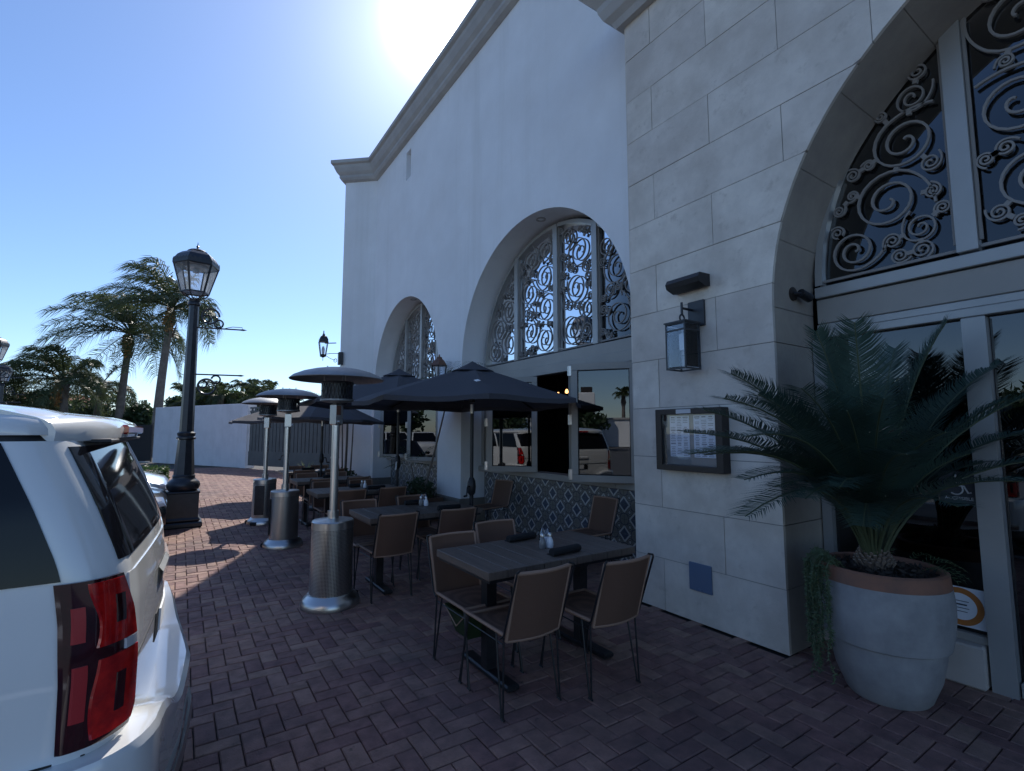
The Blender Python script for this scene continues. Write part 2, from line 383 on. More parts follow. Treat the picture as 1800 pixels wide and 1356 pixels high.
def tint(me, v):
    a = me.attributes.new('tint', 'FLOAT', 'POINT'); a.data.foreach_set('value', v if isinstance(v, list) else [v]*len(me.vertices))
exec_parts = []
# ------------------------------------------------------------------ ground
g = B(); g.add([(-300, -300, -.03), (300, -300, -.03), (300, 400, -.03), (-300, 400, -.03)], [(0, 1, 2, 3)])
struct('ground', g, asphalt)
g = B(); g.add([(-.42, -3, -.022), (6, -3, -.022), (6, 24, -.022), (-.42, 24, -.022)], [(0, 1, 2, 3)])
g.add([(-40, 13.9, -.024), (-.42, 13.9, -.024), (-.42, 60, -.024), (-40, 60, -.024)], [(0, 1, 2, 3)])
g.add([(-.42, 24, -.0245), (40, 24, -.0245), (40, 60, -.0245), (-.42, 60, -.0245)], [(0, 1, 2, 3)])
g.add([(6, -3, -.026), (14, -3, -.026), (14, 24, -.026), (6, 24, -.026)], [(0, 1, 2, 3)])
pave = struct('pavement', g, sandm)
A = .104; OX, OY = .036, .025
def brick_bm(b, cx, cy, hx, hy, z=0., h=.03, bev=.005):
    o = len(b.v); 
    b.add([(cx-hx, cy-hy, z-h), (cx+hx, cy-hy, z-h), (cx+hx, cy+hy, z-h), (cx-hx, cy+hy, z-h),
           (cx-hx, cy-hy, z-bev), (cx+hx, cy-hy, z-bev), (cx+hx, cy+hy, z-bev), (cx-hx, cy+hy, z-bev),
           (cx-hx+bev, cy-hy+bev, z), (cx+hx-bev, cy-hy+bev, z), (cx+hx-bev, cy+hy-bev, z), (cx-hx+bev, cy+hy-bev, z)],
          [(0, 1, 5, 4), (1, 2, 6, 5), (2, 3, 7, 6), (3, 0, 4, 7), (4, 5, 9, 8), (5, 6, 10, 9), (6, 7, 11, 10), (7, 4, 8, 11), (8, 9, 10, 11)])
BR = []
for k in range(8):
    b = B(); brick_bm(b, 0, 0, A-.003, A/2-.003); me = b.mesh('brick', brickm); tint(me, R.random()); BR.append(me)
def under(x, y):   # inside the paved terrace
    if x > 4.62 or x < -.30: return False
    if y > 2.02 and y < 3.46 and x > 3.70: return False
    if y > 7.98 and y < 8.96 and x > 4.2: return False
    if y > 12.8 and x > 4.2 - (y-12.8)*.9: return False
    if y < 1.95 and x > 4.3: return False
    return True
cells = []
for i in range(-5, 50):
    for j in range(-18, 140):
        k = (i-j) % 4; x, y = i*A, j*A
        if k == 0: cells.append((x+A+OX, y+A/2+OY, 0))
        elif k == 2: cells.append((x+A/2+OX, y+OY, 1))
cells = [c for c in cells if under(c[0], c[1])]
def seen(c):
    a = atan2(c[0], c[1]); d = sqrt(c[0]**2+c[1]**2)
    return d > 1.9 and -.22 < a < 1.25 and (c[0] > .28 or c[1] > 3.2)
near = sorted([c for c in cells if seen(c)], key=lambda c: c[0]**2+c[1]**2)[:300]; ns = set(near)
for c in near:
    o = link('brick', R.choice(BR), pave); o.location = (c[0], c[1], R.uniform(-.002, .002)+.0); o.rotation_euler = (R.gauss(0, .006), R.gauss(0, .006), (pi/2 if c[2] else 0)+R.gauss(0, .006))
far = B(); tv = []
for c in cells:
    if c in ns or c[1] > 14.2: continue
    hx, hy = (A-.003, A/2-.003) if not c[2] else (A/2-.003, A-.003)
    brick_bm(far, c[0], c[1], hx, hy, R.uniform(-.002, .002)); tv += [R.random()]*12
def field(x0, x1, y0, y1, ang, ok):
    """herringbone field turned by ang"""
    ca, sa = cos(ang), sin(ang); cx, cy = (x0+x1)/2, (y0+y1)/2; n = int(max(x1-x0, y1-y0)/A*.75)+2
    for i in range(-n, n):
        for j in range(-n, n):
            k = (i-j) % 4
            if k not in (0, 2): continue
            lx, ly = (i*A+A, j*A+A/2) if k == 0 else (i*A+A/2, j*A)
            x, y = cx+lx*ca-ly*sa, cy+lx*sa+ly*ca
            if not (x0 < x < x1 and y0 < y < y1) or not ok(x, y): continue
            hx, hy = (A-.003, A/2-.003) if k == 0 else (A/2-.003, A-.003)
            m = len(far.v); brick_bm(far, 0, 0, hx, hy, R.uniform(-.002, .002))
            for q in range(m, m+12):
                a_, b_, c_ = far.v[q]; far.v[q] = (x+a_*ca-b_*sa, y+a_*sa+b_*ca, c_)
            tv.extend([R.random()]*12)
inwall = lambda x, y: not (x > 3.4 and y < 30)
field(-4.5, 6, 14.2, 26.5, pi/4, lambda x, y: inwall(x, y) and x*.88+(y-25.2)*.474 < 2.1)
bo = put('brick', far, brickm, pave); bo['kind'] = 'stuff'; tint(bo.data, tv)
g = B()
for k in range(14):
    g.box((-.375, -1+k*1.06+.53, -.015), (.14, 1.05, .04), bev=.008)
kerb = struct('kerb', g, concrete)
g = B(); g.add([(-2.4, 8.0, -.02), (-.45, 8.0, -.02), (-.45, 8.12, -.02), (-2.4, 8.12, -.02)], [(0, 1, 2, 3)])
for yy in (-.9, 4.3, 12.6): g.add([(-5.2, yy, -.024), (-.45, yy, -.024), (-.45, yy+.1, -.024), (-5.2, yy+.1, -.024)], [(0, 1, 2, 3)])
struct('parking_line', g, signw)

# ------------------------------------------------------------------ white restaurant building
XW, XG = 4.2, 4.68
ARCH = [(5.90, 2.775, 2.07), (10.90, 2.775, 1.95)]
TOPZ = 8.55
bld = thing('restaurant_building', 'white stucco restaurant building with two tall arches and a moulded cornice', 'building', (XW, 8, 0))
def zopen(y, arches):
    for yc, zc, r in arches:
        if abs(y-yc) < r: return zc+sqrt(max(0, r*r-(y-yc)**2))
    return None
wl = B()
SL = (10.62, 10.92, 7.6, 8.3)   # the slit recess
def colface(y0, y1, za0, za1, zb, X):
    wl.add([(X, y0, za0), (X, y0, zb), (X, y1, zb), (X, y1, za1)], [(0, 1, 2, 3)])
ys = [3.0]
for yc, zc, r in ARCH:
    ys += [yc-r]+[yc-r*cos(pi*k/48) for k in range(1, 48)]+[yc+r]
ys += [13.05, SL[0], SL[1]]; ys = sorted(set(round(y, 5) for y in ys))
for a, b_ in zip(ys, ys[1:]):
    mid = (a+b_)/2
    ar = [q for q in ARCH if abs(mid-q[0]) < q[2]]
    if ar:
        yc, zc, r = ar[0]; f = lambda y: zc+sqrt(max(0, r*r-(y-yc)**2)); z0, z1 = f(a), f(b_)
    else: z0 = z1 = .42
    if SL[0]-.001 < mid < SL[1]: colface(a, b_, z0, z1, SL[2], XW); colface(a, b_, SL[3], SL[3], TOPZ, XW)
    else: colface(a, b_, z0, z1, TOPZ, XW)
# slit recess
y0, y1, z0, z1 = SL; d = .25
wl.add([(XW, y0, z0), (XW, y1, z0), (XW, y1, z1), (XW, y0, z1), (XW+d, y0, z0), (XW+d, y1, z0), (XW+d, y1, z1), (XW+d, y0, z1)],
       [(4, 5, 6, 7), (0, 1, 5, 4), (1, 2, 6, 5), (2, 3, 7, 6), (3, 0, 4, 7)])
# chamfer, end return, back, roof slab
wl.add([(4.2, 13.05, .42), (3.5, 13.67, .42), (3.5, 13.67, TOPZ), (4.2, 13.05, TOPZ)], [(0, 1, 2, 3)])
wl.add([(3.5, 13.67, 0), (5.4, 15.9, 0), (5.4, 15.9, TOPZ), (3.5, 13.67, TOPZ)], [(0, 1, 2, 3)])
wl.add([(5.4, 15.9, 0), (14, 15.9, 0), (14, 15.9, TOPZ), (5.4, 15.9, TOPZ)], [(0, 1, 2, 3)])
wl.add([(14, 15.9, 0), (14, -3, 0), (14, -3, TOPZ), (14, 15.9, TOPZ)], [(0, 1, 2, 3)])
wl.add([(14, -3, 0), (XW+.1, -3, 0), (XW+.1, -3, TOPZ), (14, -3, TOPZ)], [(0, 1, 2, 3)])
wl.add([(XW+.02, -3, 5.6), (XW+.02, 3.0, 5.6), (XW+.02, 3.0, TOPZ), (XW+.02, -3, TOPZ)], [(0, 1, 2, 3)])
wl.add([(XW, -3, TOPZ), (XW, 13.05, TOPZ), (3.5, 13.67, TOPZ), (5.4, 15.9, TOPZ), (14, 15.9, TOPZ), (14, -3, TOPZ)], [(0, 1, 2, 3, 4, 5)])
for yc, zc, r in ARCH:      # reveals
    path = [(yc-r, .42)]+[(yc-r*cos(pi*k/48), zc+r*sin(pi*k/48)) for k in range(49)]+[(yc+r, .42)]
    wl.strip([[(XW, y, z) for y, z in path], [(XG+.12, y, z) for y, z in path]])
wallo = put('wall', wl, white, bld, world=True, smooth=True, ang=30)
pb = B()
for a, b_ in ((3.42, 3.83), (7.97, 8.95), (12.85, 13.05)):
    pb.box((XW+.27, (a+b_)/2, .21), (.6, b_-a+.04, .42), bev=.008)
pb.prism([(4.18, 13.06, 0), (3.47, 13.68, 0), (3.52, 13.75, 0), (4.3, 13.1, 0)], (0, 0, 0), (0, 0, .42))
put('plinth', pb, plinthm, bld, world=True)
# cornice: cyma profile swept along the eave
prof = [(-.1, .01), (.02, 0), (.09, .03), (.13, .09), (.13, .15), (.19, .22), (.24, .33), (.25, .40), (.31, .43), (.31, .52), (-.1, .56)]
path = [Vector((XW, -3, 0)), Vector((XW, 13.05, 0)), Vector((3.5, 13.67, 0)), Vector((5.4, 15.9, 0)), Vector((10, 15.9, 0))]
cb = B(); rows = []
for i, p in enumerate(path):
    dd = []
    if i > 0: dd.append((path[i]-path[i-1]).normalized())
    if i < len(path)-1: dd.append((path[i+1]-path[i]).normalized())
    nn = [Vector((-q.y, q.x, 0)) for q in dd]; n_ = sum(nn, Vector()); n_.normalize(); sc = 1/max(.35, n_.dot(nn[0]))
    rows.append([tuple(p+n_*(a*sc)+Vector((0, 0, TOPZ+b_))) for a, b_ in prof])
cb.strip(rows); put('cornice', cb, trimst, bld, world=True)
# interior shell
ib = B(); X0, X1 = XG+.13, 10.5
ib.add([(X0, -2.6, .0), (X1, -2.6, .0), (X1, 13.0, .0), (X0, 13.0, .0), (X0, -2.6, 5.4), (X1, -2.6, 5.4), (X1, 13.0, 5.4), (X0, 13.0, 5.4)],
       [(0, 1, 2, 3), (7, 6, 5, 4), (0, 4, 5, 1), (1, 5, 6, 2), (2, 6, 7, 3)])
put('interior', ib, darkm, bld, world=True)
for y_, z_ in ((5.0, 2.35), (5.32, 2.3), (6.9, 2.2), (9.9, 2.3)):
    lb = B(); lb.lathe([(.0, -.05), (.035, -.03), (.04, 0), (.02, .05), (0, .06)], n=10)
    o = put('pendant_bulb', lb, bulbm, bld, smooth=True); o.location = (7.5-XW, y_+ (7.5-XW)*1.2-8, z_+.2)
    cw = B(); cw.tube([(0, 0, .05), (0, 0, 2.0)], .006, 5); put('cord', cw, blackm, o)

# scroll grille generator ------------------------------------------------------
def spiral_pts(cx, cy, r, a0, sgn, turns=1.9, k=40):
    pts = []
    for i in range(k+1):
        t = i/k; a = a0+sgn*2*pi*turns*t; rr = r*(1-t)**.75*.93+r*.07
        pts.append((cx+rr*cos(a), cy+rr*sin(a)))
    return pts
def flatbar(b, X, pts, w_=.009, dpt=.012):
    n = len(pts); rows = []
    for i, (y, z) in enumerate(pts):
        a = pts[max(0, i-1)]; c = pts[min(n-1, i+1)]; dx, dy = c[0]-a[0], c[1]-a[1]; l_ = sqrt(dx*dx+dy*dy) or 1; nx, ny = -dy/l_*w_, dx/l_*w_
        rows.append([(X-dpt, y+nx, z+ny), (X-dpt, y-nx, z-ny), (X+dpt, y-nx, z-ny), (X+dpt, y+nx, z+ny)])
    b.strip(rows, close=True)
def scrollfield(parent, X, yc, zc, r, ya, yb, zlo, rng, rmax=.27, rmin=.07, tries=1400, wbar=.011):
    """pack scrolls in the part of the lunette between ya and yb"""
    def inside(y, z, q):
        return y-q > ya and y+q < yb and z-q > zlo and sqrt((y-yc)**2+(z-zc)**2) < r-q
    cs = []
    for t in range(tries):
        q = rmax*(1-t/tries)**1.3+rmin*rng.uniform(.8, 1.2); y = rng.uniform(ya, yb); z = rng.uniform(zlo, zc+r)
        if t > tries*.6: q = rng.uniform(rmin*.75, rmin*1.7)
        if inside(y, z, q) and all(sqrt((y-a)**2+(z-b_)**2) > (q+c)*.97 for a, b_, c in cs): cs.append((y, z, q))
    for y, z, q in cs:
        b = B(); a0 = rng.uniform(0, 6.28); sg = rng.choice((-1, 1)); pts = spiral_pts(y, z, q, a0, sg)
        # tail: leave the scroll tangentially and touch a neighbour
        lead = []
        for i in range(1, 9):
            a = a0-sg*i*.16; rr = q*(1+.0*i+.006*i*i); yy, zz = y+rr*cos(a), z+rr*sin(a)
            if ya+.005 < yy < yb-.005 and zz > zlo+.005 and sqrt((yy-yc)**2+(zz-zc)**2) < r-.01: lead.insert(0, (yy, zz))
            else: break
        flatbar(b, X, lead+pts, w_=wbar if q > .12 else wbar*.8)
        m = min(cs, key=lambda c: (abs(sqrt((c[0]-y)**2+(c[1]-z)**2)-q-c[2]) if c != (y, z, q) else 9))
        ang = atan2(m[1]-z, m[0]-y); gp_ = sqrt((m[0]-y)**2+(m[1]-z)**2)-q-m[2]
        b.box((X, y+(q+gp_/2)*cos(ang), z+(q+gp_/2)*sin(ang)), (.026, .035, .03), rot=Matrix.Rotation(ang, 3, 'X'))
        put('scroll', b, scrollm, parent, world=True)
def lunette(yc, zc, r, X, mull, rng, name, label, rmax=.27, rmin=.07, zbase=None, mw=.05, wbar=.011, thin=(), wide=0.0, gm=None):
    """arched upper light: frame, panes, mullions and scrolls"""
    wn = thing(name, label, 'window', (X, yc, zc))
    zb = zc if zbase is None else zbase
    fb = B(); n = 56
    rin, rout = r-.055, r
    arc = [(yc-cos(pi*k/n)*1.0, sin(pi*k/n)) for k in range(n+1)]
    o = [(yc+(a-yc)*rout, zc+b_*rout) for a, b_ in arc]; i_ = [(yc+(a-yc)*rin, zc+b_*rin) for a, b_ in arc]
    fb.strip([[(X-.05, *p) for p in o], [(X-.05, *p) for p in i_], [(X+.04, *p) for p in i_], [(X+.04, *p) for p in o]])
    put('frame', fb, framel, wn, world=True)
    edges = [yc-rin]+sorted(mull)+[yc+rin]
    for m in mull:
        h = sqrt(max(0, r*r-(m-yc)**2)); wdt = mw*(.35 if m in thin else 1)
        mb = B(); mb.box((X-.012, m, (zb+zc+h)/2), (.10, wdt*2, zc+h-zb-.004), bev=.006); put('mullion', mb, framel, wn, world=True)
    for a, b_ in zip(edges, edges[1:]):
        a1, b1 = a+(mw if a in mull else 0), b_-(mw if b_ in mull else 0)
        ps = [a1+(b1-a1)*k/14 for k in range(15)]
        gb = B(); top = [(X+.02, y, zc+sqrt(max(.0004, (rin)**2-(y-yc)**2))) for y in ps]; bot = [(X+.02, y, zb) for y in ps]
        gb.strip([bot, top]); put('pane', gb, gm or glun, wn, world=True)
        scrollfield(wn, X-.02, yc, zc, rin-.02, a1+.012, b1-.012, zb+.03, rng, rmax=rmax, rmin=rmin, wbar=wbar, tries=2600)
        bb_ = B(); bb_.box((X-.02, (a1+b1)/2, zb+.028), (.02, b1-a1-.01, .02))
        for yy in (a1+.012, b1-.012):
            hh = sqrt(max(0, (rin-.02)**2-(yy-yc)**2))
            if hh > .1: bb_.box((X-.02, yy, zb+.04+hh/2), (.02, .018, hh-.06))
        put('grille_edge', bb_, scrollm, wn, world=True)
    return wn
rg = random.Random(11)
lunette(5.90, 2.79, 2.0, XG, [4.91, 5.77, 6.83], rg, 'arched_window', 'arched window with scrolled ironwork above the open bifold windows nearest the stone pier', rmax=.165, rmin=.06, mw=.05, wbar=.0062)
lunette(10.90, 2.79, 1.88, XG, [9.95, 10.85, 11.8], random.Random(5), 'arched_window', 'arched scrollwork window in the smaller looking far arch of the white wall', rmax=.17, rmin=.065, mw=.05, wbar=.0065)
# transoms and heads
for yc, zc, r in ARCH:
    tb = B(); tb.box((XG-.01, yc, 2.70), (.12, 2*r, .16), bev=.006); tb.box((XG-.03, yc, 2.545), (.16, 2*r, .145), bev=.006)
    put('transom', tb, frame, bld, world=True)
    sb = B(); k = 6
    for i in range(k):
        w1 = 2*r/k; sb.box((XG-.0, yc-r+w1*(i+.5), .945), (.24, w1-.004, .09), bev=.006)
    put('sill', sb, frame, bld, world=True)
    jb = B()
    for sgn in (-1, 1): jb.box((XG, yc+sgn*(r-.05), 1.74), (.12, .09, 1.46), bev=.004)
    put('window_jamb', jb, frame, bld, world=True)
# dado tiles (each tile a part), butt-jointed over a mortar bed
T = .18; tmesh = B().box((0, 0, 0), (.014, T-.004, T-.004), bev=.002).mesh('tile', tilem)
for yc, zc, r in ARCH:
    mb = B(); mb.box((XG+.06, yc, .45), (.10, 2*r, .9)); put('tile_bed', mb, jointm, bld, world=True)
    n = int(2*r/T)
    for j in range(5):
        z = .88-T*(j+.5)
        for i in range(int((yc-r)/T), int((yc+r)/T)+2):
            y = i*T+T/2
            if y-T/2 < yc-r-.001 or y+T/2 > yc+r+.001: continue
            o = link('tile', tmesh, bld); o.location = (XG+.005-XW, y-8, z)
# recessed downlights
for yc, zc, r in ARCH:
    b = B(); b.lathe([(.075, 0), (.075, -.012), (.05, -.012), (.045, .0)], n=20); o = put('downlight', b, framel, bld, smooth=True)
    o.location = (.22, yc-8-.05, zc+r-.004)
    b2 = B(); b2.lathe([(.043, -.004), (.0, -.004)], n=16, cap=False); put('bulb', b2, signw, o)
# stains and a fire alarm strip on the wall
b = B(); b.box((XW-.03, 16.9-8.5, 1.03), (.05, .07, .16), bev=.01); 

# bifold window leaves -----------------------------------------------------------
def leaf(x0, y0, x1, y1, z0, z1, label, hinge=True):
    """framed glazed leaf from knuckle (x0,y0) to (x1,y1)"""
    a = atan2(y1-y0, x1-x0); wd = sqrt((x1-x0)**2+(y1-y0)**2); h = z1-z0
    t = thing('folding_window', label, 'window', (x0, y0, z0), a, 'folding window leaves of the white building')
    fb = B(); s = .085
    fb.box((wd/2, 0, s/2), (wd, .05, s), bev=.004); fb.box((wd/2, 0, h-s/2), (wd, .05, s), bev=.004)
    fb.box((s/2, 0, h/2), (s, .0504, h-2*s-.001), bev=.004); fb.box((wd-s/2, 0, h/2), (s, .0504, h-2*s-.001), bev=.004)
    put('frame', fb, frame, t)
    gb = B(); gb.box((wd/2, 0, h/2), (wd-2*s, .006, h-2*s)); put('pane', gb, gla, t)
    kb = B()
    for (cx_, cz, dx, dz) in ((wd/2, s+.006, wd-2*s, .008), (wd/2, h-s-.006, wd-2*s, .008), (s+.004, h/2, .008, h-2*s), (wd-s-.004, h/2, .008, h-2*s)):
        kb.box((cx_, -.006, cz), (dx, .03, dz))
    put('gasket', kb, rubber, t)
    if hinge:
        for hz in (.09, h*.52, h-.09):
            hb = B(); hb.box((-.012, -.03, hz), (.045, .008, .13), bev=.003); hb.tube([(-.03, -.034, hz-.06), (-.03, -.034, hz+.06)], .008, 8)
            for q in (-.04, 0, .04): hb.tube([(-.004, -.036, hz+q), (-.004, -.030, hz+q)], .006, 6)
            put('hinge', hb, steel, t)
    return t
leaf(4.08, 4.79, 4.575, 4.15, .99, 2.46, 'folding window leaf beside the stone pier reflecting sky and a white house')
leaf(4.14, 4.87, 4.60, 5.42, .99, 2.46, 'narrow edge-on folding window leaf hinged to the one beside the stone pier', False)
leaf(4.03, 6.76, 4.58, 6.18, .99, 2.46, 'folding window leaf right of the umbrella pole reflecting the white car')
leaf(4.07, 6.83, 4.60, 7.42, .99, 2.46, 'edge-on folding window leaf behind the nearest umbrella pole', False)
leaf(4.03, 11.8, 4.58, 11.2, .99, 2.46, 'folding window leaf in the far arch, on the left of its pair')
leaf(4.07, 11.87, 4.60, 12.4, .99, 2.46, 'edge-on folding window leaf deepest in the far arch', False)
leaf(4.08, 10.2, 4.56, 9.6, .99, 2.46, 'folding window leaf in the far arch, nearer to the white pier')
leaf(4.12, 10.27, 4.60, 10.8, .99, 2.46, 'edge-on folding window leaf in the middle of the far arch', False)

# ------------------------------------------------------------------ stone entrance pier with its arch
XS = 3.72; AY, AZ, AR = -.15, 2.56, 2.15; XD = 4.35; CH_ = .457
st = thing('stone_entrance', 'pale limestone block front with the tall arched entrance at the right', 'building', (XS, 2.7, 0))
bk = B()
def zo(y): return AZ+sqrt(max(0, AR*AR-(y-AY)**2)) if abs(y-AY) < AR else -1
def clipblock(ya, yb, z0, z1, gap=.0028):
    ya += gap; yb -= gap; z0 += gap; z1 -= gap
    cand = [ya+(yb-ya)*k/20 for k in range(21)]
    for e in (AY-AR, AY+AR):
        if ya < e < yb: cand += [e-1e-5, e+1e-5]
    if z1 > AZ and z1 < AZ+AR:
        for e in (-1, 1):
            yy = AY+e*sqrt(AR*AR-(z1-AZ)**2)
            if ya < yy < yb: cand += [yy+e*1e-3]
    cand += [y_ for y_ in (AY+s_*AR*cos(radians(a_)) for s_ in (-1, 1) for a_ in range(1, 90, 2)) if ya < y_ < yb]
    cand = sorted(cand); runs = []; cur = []
    for y in cand:
        zb = max(z0, zo(y)) if zo(y) > 0 else z0
        if zb < z1-1e-5: cur.append((y, zb))
        else:
            if len(cur) > 1: runs.append(cur)
            cur = []
    if len(cur) > 1: runs.append(cur)
    return [(r_, z1) for r_ in runs]
for row in range(13):
    z0, z1 = row*CH_, (row+1)*CH_
    if z1 > 5.90: z1 = 5.90
    off = 3.10 if row % 2 == 0 else 2.48
    e = sorted(set([3.42, -2.6]+[off+1.24*k for k in range(-6, 3) if -2.55 < off+1.24*k < 3.38]))
    for a, b_ in zip(e, e[1:]):
        if z1-z0 < .05: continue
        for run, zt in clipblock(a, b_, z0, z1):
            q = B(); poly = [(0, y, z) for y, z in run]+[(0, y, zt) for y, z in reversed(run)]
            # slightly proud or shy stones
            dx = R.uniform(-.002, .002); poly = [(XS+dx, y, z) for _, y, z in poly]
            q.prism(poly, (0, 0, 0), (.03, 0, 0)); o = put('stone_block', q, stone, st, world=True); tint(o.data, R.random()*.5+.2)
# mortar backing
ys2 = sorted(set([-2.6, 3.42]+[AY-AR*cos(pi*k/60) for k in range(61)]))
for a, b_ in zip(ys2, ys2[1:]):
    m_ = (a+b_)/2
    za, zb_ = (zo(a+1e-6 if a < AY else a), zo(b_-1e-6 if b_ > AY else b_)) if abs(m_-AY) < AR else (0, 0)
    if abs(m_-AY) < AR: za = max(za, AZ); zb_ = max(zb_, AZ)
    bk.add([(XS+.006, a, za), (XS+.006, b_, zb_), (XS+.006, b_, 5.9), (XS+.006, a, 5.9)], [(0, 1, 2, 3)])
bk.add([(XS+.008, 3.418, 0), (4.7, 3.418, 0), (4.7, 3.418, 5.9), (XS+.008, 3.418, 5.9)], [(0, 1, 2, 3)])
put('mortar', bk, jointm, st, world=True)
for row in range(13):      # left return of the pier, hidden from here but there
    q = B(); q.box((4.2, 3.43, row*CH_+CH_/2), (.94, .022, CH_-.007)); o = put('stone_block', q, stone, st, world=True); tint(o.data, R.random()*.5+.2)
# reveal stones
ang_j = [k*CH_ for k in range(6)]+[AZ]
for sgn in (1, -1):
    for a, b_ in zip(ang_j, ang_j[1:]):
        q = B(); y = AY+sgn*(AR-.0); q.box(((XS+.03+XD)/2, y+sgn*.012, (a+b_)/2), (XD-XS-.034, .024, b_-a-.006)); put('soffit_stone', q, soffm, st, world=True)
nseg = 13
for k in range(nseg):
    rows = []
    for i in range(7):
        t = pi*(k+(i/6)*.993+.0035)/nseg; y, z = AY-AR*cos(t), AZ+AR*sin(t); y2, z2 = AY-(AR+.03)*cos(t), AZ+(AR+.03)*sin(t)
        rows.append([(XS+.03, y, z), (XD, y, z), (XD, y2, z2), (XS+.03, y2, z2)])
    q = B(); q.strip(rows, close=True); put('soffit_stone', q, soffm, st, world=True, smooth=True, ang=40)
# stone cornice
prof2 = [(.0, 0), (.07, .0), (.10, .06), (.16, .11), (.20, .20), (.21, .26), (.42, .50), (.46, .56), (.46, .75), (0, .80)]
rows = [[(XS-a, -2.6, 5.885+b_) for a, b_ in prof2], [(XS-a, 3.42+a, 5.885+b_) for a, b_ in prof2], [(XW+.1, 3.42+a, 5.885+b_) for a, b_ in prof2]]
q = B(); q.strip(rows); put('cornice', q, trimst, st, world=True)
q = B(); q.add([(XS, -2.6, 6.68), (XS, 3.42, 6.68), (XW+.1, 3.42, 6.68), (XW+.1, -2.6, 6.68)], [(0, 1, 2, 3)]); put('roof_cap', q, trimst, st, world=True)
# entrance glazing
lw = lunette(AY, AZ+.235, AR-.05, XD, [1.0-.01, -1.3], random.Random(21), 'arched_window', 'large arched window with curling ironwork above the entrance at the right', rmax=.175, rmin=.05, mw=.055, wbar=.0075, gm=glun2)
ent = thing('entrance_glazing', 'glazed entrance screen under the stone arch with grey metal posts', 'door', (XD, 1.0, 0))
def eb(c, d, nm='frame', m=framel, bev=.005): q = B(); q.box(c, d, bev=bev); return put(nm, q, m, ent, world=True)
eb((XD-.01, -.15, 2.735), (.10, 4.2, .09), 'transom'); eb((XD+.0, -.15, 2.58), (.07, 4.2, .20), 'transom_panel', frame); eb((XD-.005, -.15, 2.445), (.09, 4.2, .055), 'transom')
eb((XD-.02, -.15, 2.385), (.10, 4.2, .06), 'door_head')
eb((XD-.02, .99, 1.15), (.12, .12, 2.40), 'post'); eb((XD-.01, 1.955, 1.25), (.10, .07, 2.2), 'post'); eb((XD-.02, -.9, 1.15), (.12, .12, 2.40), 'post')
for a, b_, z0 in ((1.055, 1.915, .30), (-.84, .925, .09)):
    q = B(); q.box((XD+.0, (a+b_)/2, (z0+2.35)/2), (.008, b_-a, 2.35-z0)); put('pane', q, gla, ent, world=True)
eb((XD-.005, 1.485, .285), (.10, .86, .05), 'sill', frame); eb((XD-.01, .04, .05), (.10, 1.76, .09), 'threshold')
eb((XD-.03, 1.53, .13), (.20, .93, .26), 'stone_kerb', stone, .012)
tint(ent.children[-1].data, .4)
q = B(); q.box((XD-.02, 0.02, 1.2), (.05, .07, 2.2)); put('door_stile', q, framel, ent, world=True)
q = B(); q.tube([(XD-.06, .12, .95), (XD-.11, .12, .97), (XD-.11, .12, 1.35), (XD-.06, .12, 1.37)], .014, 8); put('handle', q, steel, ent, world=True, smooth=True)
# text helper
def text(s_, size, m, parent, loc, rot, nm='lettering', ext=.001):
    c = bpy.data.curves.new(nm, 'FONT'); c.body = s_; c.size = size; c.align_x = 'CENTER'; c.extrude = ext
    o = bpy.data.objects.new(nm, c); dg = None
    col.objects.link(o); bpy.context.view_layer.update()
    me = bpy.data.meshes.new_from_object(o.evaluated_get(bpy.context.evaluated_depsgraph_get())); bpy.data.objects.remove(o)
    me.materials.clear(); me.materials.append(m); t = link(nm, me, parent); t.location = loc; t.rotation_euler = rot; return t
FX = (pi/2, 0, -pi/2)   # text facing -X
sg = thing('accessible_sign', 'dark square wheelchair access sign on the entrance glass', 'sign', (XD-.012, 1.15, 1.235))
put('plate', B().box((0, 0, 0), (.006, .20, .21), bev=.002), signm, sg)
w_ = B()
w_.tube([(-.006, -.002+.012, .055), (-.006, .01, .012), (-.006, -.03, .008), (-.006, -.05, -.035), (-.006, -.066, -.03)], .0055, 6)
w_.tube([(-.006, .012+.036*cos(a), -.012+.036*sin(a)) for a in [radians(115+ k*20) for k in range(11)]], .005, 6)
w_.lathe([(0, -.011), (.009, -.006), (.011, 0), (.009, .006), (0, .011)], c=(-.006, .012, .075), n=10)
w_.tube([(-.006, .01, .034), (-.006, -.018, .032)], .0045, 6)
put('wheelchair_symbol', w_, signw, sg)
text('ACCESSIBLE', .028, signw, sg, (-.005, 0, -.082), FX)
sk = thing('round_sticker', 'white square sticker with an orange ring low on the entrance glass', 'sticker', (XD-.012, 1.19, .46))
put('backing', B().box((0, 0, 0), (.003, .25, .25)), paper, sk)
q = B(); rr = []
for r_ in (.12, .085): rr.append([(-.003, r_*cos(2*pi*k/36), r_*sin(2*pi*k/36)) for k in range(36)])
q.strip(rr, close=True); put('ring', q, orange, sk)
for k in range(4): put('text_line', B().box((-.004, 0, .035-.022*k), (.001, .09-.02*(k % 2), .004 if k != 1 else .009)), signm, sk)
